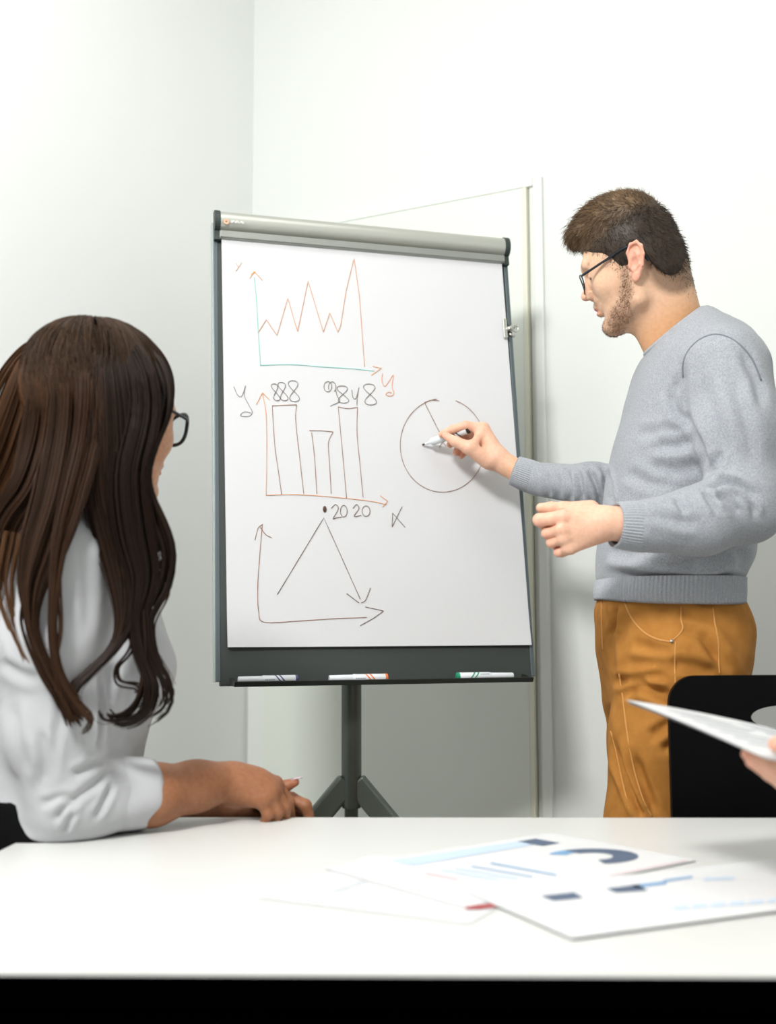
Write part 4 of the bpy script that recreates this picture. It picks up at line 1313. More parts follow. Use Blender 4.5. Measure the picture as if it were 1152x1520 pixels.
crv = -Nm * (0.35 * top[:, None]) + np.array([0, 0, -0.12]) * top[:, None]
Vx, Fx = strands(Pm - Nm * 0.002, dirs, ln, crv, 0.00058, 5, 0.32, seed=4)
hs = add('hair_strands', (Vx, Fx), M_hair_m, hair, smooth=True)
hs['kind'] = 'stuff'
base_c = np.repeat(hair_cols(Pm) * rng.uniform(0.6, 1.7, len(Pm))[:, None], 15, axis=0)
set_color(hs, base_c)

# clipped nape and temple hair fading into the skin
Fha = np.asarray(Fh)
fade = np.exp(-np.clip(hairline(qh[:, 0], qh[:, 2]) - qh[:, 1], 0, 1) / 0.012) * (qh[:, 0] < 0.05) * (ear_w < .05) * (qh[:, 1] > -.09)
Pn, Nn = sample_surface(Vh, Fha, 4200, fade[Fha].min(1), 19)
Vx, Fx = strands(Pn, Nn * .45 - UP * .8, rng.uniform(.002, .0045, len(Pn)), Nn * 0, .00036, 4, .3, seed=16)
ns_ = add('clipped_hair', (Vx, Fx), M_hair_m, hair); ns_['kind'] = 'stuff'
set_color(ns_, np.repeat(lincol((62, 48, 36))[None] * rng.uniform(.6, 1.5, len(Pn))[:, None], 12, axis=0))
# beard stubble
Fha = np.asarray(Fh); bmask = np.clip(bw, 0, 1)[Fha].mean(1)
Pb, Nb = sample_surface(Vh, Fha, 2200, np.where(bmask > .35, bmask ** 2, 0), 9)
Vx, Fx = strands(Pb, Nb * .5 - UP * .5 + mA[0] * .35, rng.uniform(.002, .0045, len(Pb)), -Nb * .2, .00028, 4, .3, seed=6)
bs = add('beard_stubble', (Vx, Fx), M_hair_m, man); bs['kind'] = 'stuff'
set_color(bs, np.repeat(lincol((120, 88, 60))[None] * rng.uniform(.6, 1.5, len(Pb))[:, None], 12, axis=0))

# ---- man's glasses
def glasses(O, A, label, frame_mat, lens_mat, rw=0.0012, tw=0.0016, full=True, shape='rect', tmat=None, fw=0.104, up=0.016, half=0.026, hh=0.0165, tilt=0.0, tlen=0.098, tend=0.006, hing=0.62):
    g = thing('eyeglasses', tuple(from_head((fw, up, 0), O, A)), label, 'glasses')
    W_ = lambda q: from_head(q, O, A)
    for s in (-1, 1):
        cx = s * (half + 0.009)
        pts = []
        for k in range(40):
            a = 2 * math.pi * k / 40
            n = 3.2 if shape == 'rect' else 2.6
            ca_, sa_ = math.cos(a), math.sin(a)
            r = (abs(ca_) ** n + abs(sa_) ** n) ** (-1 / n)
            yy = r * sa_ * hh; xx = cx + r * ca_ * half
            if shape != 'rect': xx += s * 0.004 * (yy / hh); 
            pts.append((fw - 0.25 * (abs(xx)) ** 2 / 0.06 - tilt * (-(yy)), up + yy, xx))
        P = W_(np.array(pts))
        fr = add('rim', tube(P, rw, 8, closed=True), frame_mat, g)
        V = np.vstack([P, P - A[0] * 0.0012]); n = 40
        add('lens', (V, [list(range(n)), list(range(n, 2 * n))[::-1]] + [[i, (i + 1) % n, n + (i + 1) % n, n + i][::-1] for i in range(n)]), lens_mat, g, smooth=False)
        ho = (fw - 0.25 * (2 * half + 0.009) ** 2 / 0.06, up + hh * hing, s * (2 * half + 0.010))
        tp = [ho, (ho[0] - 0.012, ho[1] + 0.0, s * 0.070), (0.04, ho[1] + (tend + 0.026 - ho[1]) * 0.52, s * 0.0765), (-0.004, tend + 0.026, s * 0.0795), (-0.024, tend + 0.010, s * 0.0785), (-0.034, tend - 0.012, s * 0.077)]
        add('temple', tube(W_(spline(np.array(tp), 30)), tw, 8, flat=1.6), tmat or frame_mat, g)
        add('hinge', box(W_(ho), (0.004, 0.004, 0.003), A), M_chrome, g, smooth=False)
    br = [(fw - 0.0008, up + 0.006, -0.0095), (fw + 0.002, up + 0.010, 0), (fw - 0.0008, up + 0.006, 0.0095)]
    add('bridge', tube(W_(spline(np.array(br), 10)), rw * 1.1, 8), frame_mat, g)
    return g
M_gframe = mat('glasses_frame_dark', (34, 38, 48), 0.3, metal=0.5)
def glass_mat(name):
    m = bpy.data.materials.new(name); m.use_nodes = True
    nt = m.node_tree; nt.nodes.clear()
    o = nt.nodes.new('ShaderNodeOutputMaterial'); t = nt.nodes.new('ShaderNodeBsdfTransparent'); gl = nt.nodes.new('ShaderNodeBsdfGlossy')
    gl.inputs['Roughness'].default_value = 0.03; t.inputs[0].default_value = (0.96, 0.98, 0.99, 1)
    mx = nt.nodes.new('ShaderNodeMixShader'); mx.inputs[0].default_value = 0.07
    nt.links.new(t.outputs[0], mx.inputs[1]); nt.links.new(gl.outputs[0], mx.inputs[2]); nt.links.new(mx.outputs[0], o.inputs[0])
    return m
M_lens = glass_mat('lens_glass')
glasses(mO, mA * HS, 'thin dark metal framed glasses on the standing person', M_gframe, M_lens, fw=0.113, up=0.006, tlen=0.1)

# ---- marker held in the right hand
mk_a = on_plane(627, 660.5, bp(0, 0, PD + 0.004), En); mk_b = J(697, 637, 0.088)
marker(mk_a, mk_b, (40, 38, 34), 'uncapped white marker with dark bands held against the chart', None, capped=False, r=0.0088)

# ================================================================== seated woman with long hair
wS = 0.95
wA = head_frame((math.cos(math.radians(60)), math.sin(math.radians(60))), math.radians(4))
wO = at(166, 634, 1.64)
WTY = 1.72
wneck_b = at(158, 790, 1.70)
# forearm, wrist and hand joints
w_el = at(88, 1186, 1.59); w_f1 = at(225, 1180, 1.655); w_f2 = at(290, 1167, 1.70); w_wr = at(338, 1159, 1.735)
def H(px, py, Y): return at(px, py, Y)
wr_ix = [H(408, 1164, 1.765), H(428, 1190, 1.775), H(430, 1216, 1.780), H(420, 1236, 1.785)]
wr_md = [H(404, 1172, 1.745), H(422, 1198, 1.752), H(422, 1222, 1.760), H(410, 1238, 1.768)]
wr_rg = [H(398, 1180, 1.730), H(412, 1204, 1.735), H(408, 1224, 1.745), H(396, 1236, 1.755)]
wr_lt = [H(388, 1188, 1.722), H(398, 1208, 1.725), H(392, 1224, 1.735), H(382, 1232, 1.745)]
wl_el = at(150, 1240, 1.98); wl_wr = at(345, 1206, 1.86)
wl_th = [H(385, 1190, 1.82), H(405, 1175, 1.80), H(424, 1167, 1.792), H(438, 1161, 1.790)]
wl_ix = [H(405, 1200, 1.83), H(432, 1186, 1.81), H(453, 1196, 1.805), H(459, 1212, 1.805)]
wl_md = [H(400, 1210, 1.835), H(428, 1200, 1.825), H(448, 1212, 1.825), H(448, 1226, 1.825)]
def w_arm(p):
    d = chain(p, [w_el, w_f1, w_f2, w_wr], [0.040, 0.0405, 0.0335, 0.0285], 0.02)
    d = smin(d, ell(p, H(372, 1168, 1.745), (0.036, 0.026, 0.030)), 0.022)
    for m_, r in ((wr_ix[0], .013), (wr_md[0], .0135), (wr_rg[0], .0125), (wr_lt[0], .0115)):
        d = smin(d, cone(p, w_wr + (m_ - w_wr) * 0.2, m_, 0.020, r), 0.014)
    for ch, rs in ((wr_ix, [.0115, .0095, .0085, .007]), (wr_md, [.0115, .0098, .0086, .0072]), (wr_rg, [.011, .0092, .008, .0068]), (wr_lt, [.010, .0082, .0072, .006])):
        d = smin(d, chain(p, ch, rs, .004), 0.004)
    e = chain(p, [wl_el, wl_wr], [0.038, 0.027], 0.02)
    e = smin(e, cone(p, wl_wr, H(398, 1208, 1.835), 0.026, 0.020), 0.015)
    for ch, rs in ((wl_th, [.0135, .0105, .0090, .0066]), (wl_ix, [.0115, .0105, .0098, .0082]), (wl_md, [.011, .010, .009, .0075])):
        e = smin(e, chain(p, ch, rs, .004), 0.006)
    return np.minimum(d, e)
Va, Fa = surfnet(w_arm, (-0.50, 1.52, 0.66), (-0.09, 2.06, 0.86), 0.0021)
def w_headf(p):
    q = to_head(p, wO, wA, wS)
    d = smin(head_sdf(q, True), ear_sdf(q), 0.004) * wS
    nk = chain(p, [from_head((-0.025, -0.02, 0), wO, wA, wS), wneck_b, wneck_b - UP * 0.05], [0.046, 0.048, 0.06], 0.02)
    return smin(d, nk, 0.02)
lo_ = wO - 0.16; hi_ = wO + 0.16; lo_[2] -= 0.08
Vwh, Fwh = surfnet(w_headf, lo_, hi_, 0.0035)
SKW = lincol((196, 146, 112))
qw = to_head(Vwh, wO, wA, wS); mw = qw.copy(); mw[:, 2] = np.abs(mw[:, 2])
cw = skin_cols(Vwh, lincol((204, 158, 130)), 4)
cw = blend(cw, lincol((186, 84, 84)), np.clip(1 - ell(mw, (0.098, -0.0485, 0), (0.009, 0.010, 0.02)) / 0.003, 0, 1) * 0.8)
cw = blend(cw, lincol((60, 42, 32)), np.clip(1 - (chain(mw, [(0.097, 0.037, 0.014), (0.094, 0.041, 0.030), (0.078, 0.036, 0.048)], [0.002, 0.003, 0.001], 0.004)) / 0.003, 0, 1) * 0.8)
cw = blend(cw, lincol((236, 232, 228)), np.clip(1 - ell(mw, (0.0905, 0.015, 0.031), (0.004, 0.0045, 0.010)) / 0.001, 0, 1))
cw = blend(cw, lincol((52, 38, 30)), np.clip(1 - ell(mw, (0.0935, 0.015, 0.031), (0.003, 0.0042, 0.0042)) / 0.001, 0, 1))
ca2 = skin_cols(Va, lincol((154, 106, 76)), 6)
for k in (wr_ix[0], wr_md[0], wl_th[3], wl_ix[1]):
    ca2 = blend(ca2, lincol((176, 104, 84)), np.clip(1 - np.linalg.norm(Va - k, axis=1) / 0.02, 0, 1) * 0.5)
# torso sections
def silw(rows, Y): return sil(rows, Y)
wz, wc, wa = silw([(758, 120, 190), (790, 85, 205), (830, 45, 215), (880, 8, 226), (930, -14, 240), (985, -26, 257), (1015, -28, 254), (1060, -28, 226), (1100, -26, 213), (1150, -26, 206), (1230, -28, 206), (1330, -34, 215)], WTY)
def wwid(pairs):
    zs = np.array([at(100, p[0], WTY)[2] for p in pairs]); o = np.argsort(zs)
    return np.interp(wz, zs[o], np.array([p[1] for p in pairs])[o])
wb = wwid([(758, .05), (790, .115), (830, .155), (880, .165), (985, .165), (1060, .145), (1150, .14), (1330, .17)])
w_sh = at(92, 818, 1.575); w_shl = at(110, 815, 1.885)
w_uel = at(99, 1184, 1.595); w_cuf = at(222, 1178, 1.655)
def w_torso(p):
    d = section_sdf(p, wz, wc, wa, WTY, wb, 2.2)
    return smax(d, p[..., 2] - (wz[-1] - .004), 0.015)
def w_body(p):
    d = smax(w_torso(p) + 0.015, .50 - p[..., 2], .03)
    d = smin(d, chain(p, [w_sh, w_uel], [.04, .034], .02), .03)
    d = smin(d, chain(p, [w_shl, wl_el], [.04, .034], .02), .03)
    # seat and thighs under the table
    for sy in (-.09, .09):
        hip = np.array([-0.52, WTY + sy, 0.55]); kn = hip + np.array([0.40, 0.02, -0.02]); ft = kn + np.array([0.02, 0, -0.46])
        d = smin(d, chain(p, [hip, kn, ft], [.08, .055, .035], .03), .04)
    return d
Vb_, Fb_ = surfnet(w_body, (-0.70, 1.50, 0.02), (-0.02, 2.08, 1.16), 0.013)
woman = add('person', join((Vwh, Fwh), (Va, Fa), (Vb_, Fb_)), M_skin_w, origin=(-0.47, WTY, 0.0))
set_color(woman, np.concatenate([cw, ca2, skin_cols(Vb_, SKW)]))
tag(woman, 'seated person with long brown hair and white blouse leaning on the table', 'person')

# pale long fingernail
M_nail = mat('nail_pale', (196, 176, 184), 0.25)
nd = unit(wl_th[3] - wl_th[2]); nn_ = unit(np.cross(nd, np.cross(UP, nd)))
rings = []
for t, wv in ((0, .0052), (.4, .0056), (.75, .0044), (1.0, .0012)):
    c = wl_th[3] + nd * (-0.004 + t * 0.017) + nn_ * (0.0052 - 0.003 * t * t)
    sdv = np.cross(nd, nn_)
    rings.append([c + sdv * wv * math.cos(a) + nn_ * 0.0014 * math.sin(a) for a in np.linspace(0, 2 * math.pi, 13)[:-1]])
add('fingernail', loft(np.array(rings)), M_nail, woman)

# blouse
M_blouse = mat('white_blouse', (180, 181, 184), 0.8, bump=(260, 0.08, 0.001), spec=0.2, sheen=0.1)
def blouse_sdf(p):
    d = w_torso(p)
    d = smin(d, ell(p, at(205, 985, WTY - .06), (0.045, 0.06, 0.05)), 0.04)
    d = smin(d, chain(p, [at(135, 795, 1.66), w_sh], [0.05, 0.056], 0.03), 0.04)
    d = smin(d, chain(p, [at(135, 795, 1.78), w_shl], [0.05, 0.056], 0.03), 0.04)
    arm = chain(p, [w_sh + np.array([0, 0, -0.01]), at(76, 960, 1.572), at(80, 1085, 1.582), w_uel, at(150, 1182, 1.622), at(186, 1181, 1.64)], [0.060, 0.066, 0.064, 0.0505, 0.048, 0.0435], 0.03)
    d = smin(d, arm, 0.02)
    arm = chain(p, [w_shl, at(140, 1000, 1.93), wl_el, at(215, 1230, 1.94)], [0.056, 0.058, 0.05, 0.040], 0.03)
    d = smin(d, arm, 0.02)
    # open collar
    d = smax(d, -cone(p, at(165, 775, 1.70), at(195, 700, 1.72), 0.052, 0.10), 0.006)
    # flatten on the table
    return smax(d, np.where((p[..., 1] < 1.70) & (p[..., 0] > -0.535), TH + 0.001 - p[..., 2], 0.745 - p[..., 2]), 0.006)
Vw, Fw = surfnet(blouse_sdf, (-0.70, 1.46, 0.58), (-0.20, 2.06, 1.22), 0.0040)
cre = [
    ([(62, 1085), (66, 1120), (60, 1170)], 7, .006), ([(85, 1075), (78, 1130), (70, 1165)], 7, .004),
    ([(150, 1125), (128, 1140), (108, 1150)], 6, .006), ([(165, 1140), (140, 1165), (100, 1190)], 6, .005),
    ([(120, 1185), (95, 1200), (82, 1220)], 6, .005), ([(168, 1160), (155, 1190), (140, 1215)], 5, .005),
    ([(60, 1195), (85, 1185), (110, 1180)], 6, .004), ([(110, 1205), (100, 1222), (96, 1235)], 5, .005),
    ([(120, 1010), (118, 1060), (125, 1110)], 8, .004), ([(95, 1000), (92, 1050), (88, 1090)], 8, .003),
    ([(0, 980), (30, 1000), (60, 1010)], 8, .004), ([(10, 890), (20, 940), (40, 985)], 8, .004),
    ([(120, 790), (130, 860), (132, 940)], 9, .003), ([(150, 1000), (152, 1060), (148, 1110)], 4, .008),
    ([(190, 1010), (185, 1050), (178, 1100)], 9, .004), ([(215, 1040), (200, 1075), (192, 1115)], 8, .004),
    ([(20, 1040), (25, 1100), (40, 1150)], 9, .004), ([(175, 985), (165, 1010), (160, 1050)], 8, .004),
]
Vw = folds(Vw, Fw, cre)
Nw = vnormals(Vw, Fw)
Vw = Vw + Nw * (0.0022 * fbm(Vw, 30, 41, 2) + 0.0008 * fbm(Vw, 85, 42, 2))[:, None]
blouse = add('blouse', (Vw, Fw), M_blouse, woman)
# rolled-up cuff: a doubled band around the forearm
def rolled(a, b, r0, r1):
    P = np.array([a + (b - a) * t for t in np.linspace(0, 1, 11)]); T, A_, B_ = frames(P)
    th = np.arange(64) * 2 * math.pi / 64; rings = []
    for i, t in enumerate(np.linspace(0, 1, 11)):
        r = r0 + (r1 - r0) * t + 0.003 * math.sin(t * math.pi) ** .5 + 0.0012 * np.sin(th * 3 + t * 2) + .0006 * np.sin(th * 7)
        rings.append(P[i] + (np.cos(th) * r)[:, None] * A_[i] + (np.sin(th) * r)[:, None] * B_[i])
    i0 = P[0] + (rings[0] - P[0]) * .86; i1 = P[-1] + (rings[-1] - P[-1]) * .86 - (b - a) * .1
    V, F = loft(np.concatenate([i0[None], np.array(rings), i1[None]]), caps=False)
    V[:, 2] = np.maximum(V[:, 2], TH + 0.0015)
    return add('rolled_cuff', (V, F), M_blouse, blouse)
rolled(at(166, 1181, 1.630), at(229, 1176, 1.659), 0.0490, 0.0452)

# skirt covering the legs
M_skirt = mat('dark_skirt', (8, 8, 10), 0.9, spec=0.1)
def skirt(p):
    d = None
    for sy in (-.09, .09):
        hip = np.array([-0.52, WTY + sy, 0.55]); kn = hip + np.array([0.40, 0.02, -0.02])
        e = chain(p, [hip, kn], [.105, .075], .03); d = e if d is None else smin(d, e, .05)
    e = smax(w_torso(p) - 0.003, p[..., 2] - 0.80, .01)
    return smin(d, smax(e, .5 - p[..., 2], .02), .03)
Vk, Fk = surfnet(skirt, (-0.72, 1.48, 0.40), (0.02, 2.0, 0.84), 0.010)
add('skirt', (Vk, Fk), M_skirt, woman)

for sy in (-.09, .09):
    fc_ = np.array([-0.10, WTY + sy + .02, 0.045])
    def wshoe(p, c=fc_):
        d = smin(ell(p, c + np.array([.05, 0, -.005]), (.11, .036, .032)), ell(p, c + np.array([-.02, 0, .02]), (.045, .034, .045)), .02)
        return smax(d, .004 - p[..., 2], .003)
    add('shoe', surfnet(wshoe, fc_ - np.array([.09, .06, .06]), fc_ + np.array([.19, .06, .09]), .006), M_skirt, woman)

# ---- long hair: solid inner volume plus locks of strands
def w_hair(p):
    q = to_head(p, wO, wA, wS); m = np.stack([q[..., 0], q[..., 1], np.abs(q[..., 2])], -1)
    d = ell(m, (-0.034, 0.047, 0), (0.124, 0.101, 0.096))
    d = smax(d, -ell(q, (0.125, -0.020, 0.0), (0.085, 0.098, 0.080)), 0.012)   # face opening
    d = smax(d, -0.03 - q[..., 1], 0.02)
    S = lambda px, r: r / FPX * 1.56
    def ch(pts, k=0.02):
        return chain(p, [at(x, y, Y) for x, y, Y, r in pts], [S(x, r) for x, y, Y, r in pts], k)
    d = smin(d, ch([(150, 600, 1.62, 72), (162, 700, 1.605, 46), (185, 780, 1.59, 32), (205, 850, 1.58, 24), (202, 910, 1.57, 10)]), 0.03)
    d = smin(d, ch([(205, 590, 1.58, 28), (204, 680, 1.58, 12), (214, 740, 1.58, 8), (238, 810, 1.58, 8)]), 0.02)
    d = smin(d, ch([(90, 600, 1.62, 66), (80, 700, 1.58, 38), (66, 770, 1.54, 20), (56, 830, 1.515, 8)]), 0.03)
    d = smin(d, ch([(60, 600, 1.65, 55), (30, 700, 1.64, 55), (0, 780, 1.63, 50), (-25, 900, 1.62, 40)]), 0.03)
    return d
Vwp, Fwp = surfnet(w_hair, (-0.62, 1.45, 1.0), (-0.25, 1.84, 1.49), 0.0045)
M_hair_w = mat('long_brown_hair', (60, 44, 32), 0.5, attr='col', spec=0.22)
M_hair_in = mat('inner_hair', (34, 25, 19), 0.95, spec=0.05, noise=(120, (44, 32, 24), 3), bump=(150, 0.5, 0.004))
whair = add('hair', (Vwp, Fwp), M_hair_in, woman)
LOCKS = [
    # (path px,py,Y), half widths px, strands, colour
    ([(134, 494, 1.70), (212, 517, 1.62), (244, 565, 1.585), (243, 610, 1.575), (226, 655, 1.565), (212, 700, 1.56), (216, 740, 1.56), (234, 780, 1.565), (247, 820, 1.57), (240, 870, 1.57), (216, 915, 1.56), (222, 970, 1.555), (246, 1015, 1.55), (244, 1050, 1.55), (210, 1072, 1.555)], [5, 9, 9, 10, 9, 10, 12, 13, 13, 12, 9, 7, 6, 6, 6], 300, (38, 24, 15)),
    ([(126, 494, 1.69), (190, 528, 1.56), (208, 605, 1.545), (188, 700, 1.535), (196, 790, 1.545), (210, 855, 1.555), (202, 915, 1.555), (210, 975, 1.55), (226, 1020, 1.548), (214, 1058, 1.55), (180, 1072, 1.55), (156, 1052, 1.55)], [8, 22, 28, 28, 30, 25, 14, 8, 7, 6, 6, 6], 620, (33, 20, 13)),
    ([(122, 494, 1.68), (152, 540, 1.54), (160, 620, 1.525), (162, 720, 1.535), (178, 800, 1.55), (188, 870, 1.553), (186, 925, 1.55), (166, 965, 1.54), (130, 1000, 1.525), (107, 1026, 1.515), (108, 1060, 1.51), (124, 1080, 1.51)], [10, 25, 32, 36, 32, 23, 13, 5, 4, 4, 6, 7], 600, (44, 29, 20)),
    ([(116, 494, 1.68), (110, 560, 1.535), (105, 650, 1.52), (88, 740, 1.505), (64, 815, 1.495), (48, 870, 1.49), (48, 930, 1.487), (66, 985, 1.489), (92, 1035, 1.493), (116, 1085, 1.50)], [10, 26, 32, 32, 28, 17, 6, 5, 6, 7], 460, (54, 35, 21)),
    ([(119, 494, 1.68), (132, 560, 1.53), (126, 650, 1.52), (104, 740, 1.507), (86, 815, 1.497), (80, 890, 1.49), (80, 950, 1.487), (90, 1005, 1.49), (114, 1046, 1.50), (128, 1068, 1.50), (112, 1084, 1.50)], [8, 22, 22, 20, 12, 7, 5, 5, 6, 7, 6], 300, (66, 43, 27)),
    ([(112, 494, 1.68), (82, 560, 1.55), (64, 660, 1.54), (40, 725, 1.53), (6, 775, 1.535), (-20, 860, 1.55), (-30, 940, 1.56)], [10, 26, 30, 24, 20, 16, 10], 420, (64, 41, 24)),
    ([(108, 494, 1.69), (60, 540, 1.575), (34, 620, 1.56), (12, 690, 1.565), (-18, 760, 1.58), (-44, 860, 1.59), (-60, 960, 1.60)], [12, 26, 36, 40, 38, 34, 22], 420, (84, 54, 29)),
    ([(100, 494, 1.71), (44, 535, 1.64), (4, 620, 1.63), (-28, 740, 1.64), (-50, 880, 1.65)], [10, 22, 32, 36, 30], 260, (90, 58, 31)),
    # loose wisps and curls
    ([(205, 900, 1.555), (194, 960, 1.55), (172, 990, 1.545), (176, 1014, 1.545), (204, 1022, 1.548), (186, 1044, 1.548)], [8, 6, 4, 4, 4, 4], 70, (41, 25, 15)),
    ([(214, 905, 1.555), (216, 970, 1.552), (206, 1030, 1.55), (184, 1060, 1.55), (158, 1064, 1.55), (154, 1046, 1.55)], [7, 6, 5, 5, 4, 4], 90, (41, 25, 15)),
    ([(238, 850, 1.57), (248, 880, 1.568), (226, 930, 1.565), (236, 990, 1.56), (256, 1030, 1.556), (240, 1060, 1.555)], [6, 5, 4, 4, 3, 4], 60, (56, 35, 20)),
    ([(54, 850, 1.49), (34, 920, 1.487), (58, 990, 1.487), (90, 1045, 1.492), (124, 1076, 1.5)], [8, 4, 4, 4, 5], 50, (60, 38, 23)),
    ([(90, 860, 1.492), (92, 930, 1.488), (84, 990, 1.488), (100, 1050, 1.495), (110, 1082, 1.5)], [6, 4, 4, 4, 5], 50, (62, 39, 24)),
    ([(20, 790, 1.52), (8, 870, 1.515), (26, 945, 1.508), (48, 985, 1.503)], [16, 14, 10, 6], 46, (103, 70, 43)),
]
gv = []; gc = []; nof = 0; gf = []
for li, (path, hw, cnt, colr_) in enumerate(LOCKS):
    r = np.random.default_rng(100 + li); m = 34
    P = np.array([at(*c) for c in path]); C = spline(P, m); Wd = np.clip(spline(np.array(hw, float)[:, None], m)[:, 0], 1.0, 60) / FPX * 1.55
    T = np.gradient(C, axis=0); T /= np.linalg.norm(T, axis=1)[:, None]
    vw = C - CC; vw /= np.linalg.norm(vw, axis=1)[:, None]
    side = np.cross(T, vw); side /= np.linalg.norm(side, axis=1)[:, None]
    # locks lie on the outer surface of the hair, thinner in depth than in width
    cl = r.integers(0, max(4, cnt // 22), cnt)                       # strands clump into wisps
    ca3 = r.uniform(-1, 1, cl.max() + 1); cb3 = r.uniform(-1, 1, cl.max() + 1)
    t = np.linspace(0, 1, m)
    sp = np.clip((t - .62) / .38, 0, 1)[None] ** 1.3
    a = np.clip(ca3[cl][:, None] * (1 + .55 * sp) + r.normal(0, .11, cnt)[:, None] * (1 - .75 * sp), -1.5, 1.5); b = cb3[cl] * .8 + r.normal(0, .15, cnt)
    ph = (cl * 1.7)[:, None]
    wob = 0.0030 * np.sin(t[None] * r.uniform(5, 9, cl.max() + 1)[cl][:, None] + ph) * t[None] + r.normal(0, .0009, (cnt, 1)) * t[None] ** 2
    off = a * Wd[None] + wob
    depth = b[:, None] * np.minimum(Wd, 0.012)[None] - 0.005 * np.clip(1 - a ** 2, 0, 1)
    S_ = C[None] + side[None] * off[..., None] + vw[None] * depth[..., None]
    # stray hairs
    st = r.random(cnt) < 0.06
    S_[st] += (r.normal(0, .0035, (st.sum(), 1, 3)) * (t ** 1.5)[None, :, None])
    # keep strands outside the head volume
    flat = S_.reshape(-1, 3)
    q = to_head(flat, wO, wA, wS)
    ds = ell(q, (-0.034, 0.047, 0), (0.126, 0.103, 0.098)) * wS
    inside = ds < 0.0
    g = (q - np.array([-0.034, 0.047, 0])) / np.array([0.126, 0.103, 0.098]) ** 2
    g /= np.linalg.norm(g, axis=1)[:, None]
    flat = flat + np.where(inside, -ds + 0.0005, 0)[:, None] * (g @ wA)
    S_ = flat.reshape(cnt, m, 3)
    # ends: strands stop at different lengths
    end = np.clip(r.uniform(.80, 1.0, cl.max() + 1)[cl] - np.abs(r.normal(0, .035, cnt)), .6, 1); tt = t[None] * end[:, None] * (m - 1); i0 = np.clip(tt.astype(int), 0, m - 2); u = (tt - i0)[..., None]
    S_ = np.take_along_axis(S_, i0[..., None].repeat(3, 2), 1) * (1 - u) + np.take_along_axis(S_, (i0 + 1)[..., None].repeat(3, 2), 1) * u
    V, F = strand_mesh(S_, 0.00075 * (1 - 0.6 * t ** 3)[None] * r.uniform(.7, 1.25, (cnt, 1)))
    base = lincol(colr_)[None] * .8 * (r.uniform(.55, 1.45, cnt) * (0.75 + .5 * r.random(cl.max() + 1)[cl]))[:, None]
    gv.append(V); gf.append(F + nof); nof += len(V)
    gc.append(np.repeat(base, m * 3, axis=0))
# hair radiating from the crown down over the top of the head
r = np.random.default_rng(55); nc = 1700; m = 34
EC = np.array([-0.034, 0.047, 0]); ER = np.array([0.127, 0.1045, 0.099])
ncl = 90; cphi = r.uniform(0, 2 * math.pi, ncl); cid = r.integers(0, ncl, nc)
phi = cphi[cid] + r.normal(0, .045, nc); th0 = r.uniform(0.0, .16, nc); th1 = r.uniform(.95, 1.75, nc)
tt = np.linspace(0, 1, m)[None]; th = th0[:, None] + (th1 - th0)[:, None] * tt
ph_ = phi[:, None] + .06 * np.sin(tt * 4 + cid[:, None]) * tt
rad_ = 1 + (.02 + .045 * r.random(nc)[:, None]) * np.sin(np.clip(tt * 1.15, 0, 1) * math.pi)
pole = (-0.16, 0)                                      # crown sits a little behind the top
dq = np.stack([np.sin(th) * np.cos(ph_) + pole[0] * np.cos(th), np.cos(th), np.sin(th) * np.sin(ph_)], -1)
dq /= np.linalg.norm(dq, axis=2)[..., None]
Pq = (EC + dq * ER * rad_[..., None]).reshape(-1, 3)
fr_ = (phi + math.pi) % (2 * math.pi) - math.pi
okp = np.abs(fr_) > 0.42                               # leave the face free
Pc_ = from_head(Pq, wO, wA, wS).reshape(nc, m, 3)[okp]
V, F = strand_mesh(Pc_, 0.0007 * (1 - .7 * np.linspace(0, 1, m) ** 3)[None])
gv.append(V); gf.append(F + nof); nof += len(V)
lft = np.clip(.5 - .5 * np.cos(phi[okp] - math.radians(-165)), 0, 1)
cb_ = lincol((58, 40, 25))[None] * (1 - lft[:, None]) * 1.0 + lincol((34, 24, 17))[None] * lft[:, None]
gc.append(np.repeat(cb_ * (r.uniform(.6, 1.4, len(cb_)) * r.uniform(.75, 1.3, ncl)[cid][okp])[:, None], m * 3, axis=0))
ls = add('hair_strands', (np.concatenate(gv), np.concatenate(gf)), M_hair_w, whair)
ls['kind'] = 'stuff'
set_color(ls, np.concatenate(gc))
M_blackframe = mat('glasses_black_acetate', (12, 14, 26), 0.3)
M_tempw = mat('glasses_temple_pale', (206, 206, 200), 0.35)
glasses(wO, wA * wS, 'black plastic framed glasses on the seated person with long hair', M_blackframe, M_lens, rw=0.0028, tw=0.0017, hing=0.42, shape='round', tmat=M_blackframe, fw=0.114, up=0.016, half=0.027, hh=0.0235)
cb2 = at(-40, 1100, 1.74)
chair((-0.635, 1.74, 0), (1, 0.03, 0), 'black chair behind the seated person in the white blouse', 0.86)

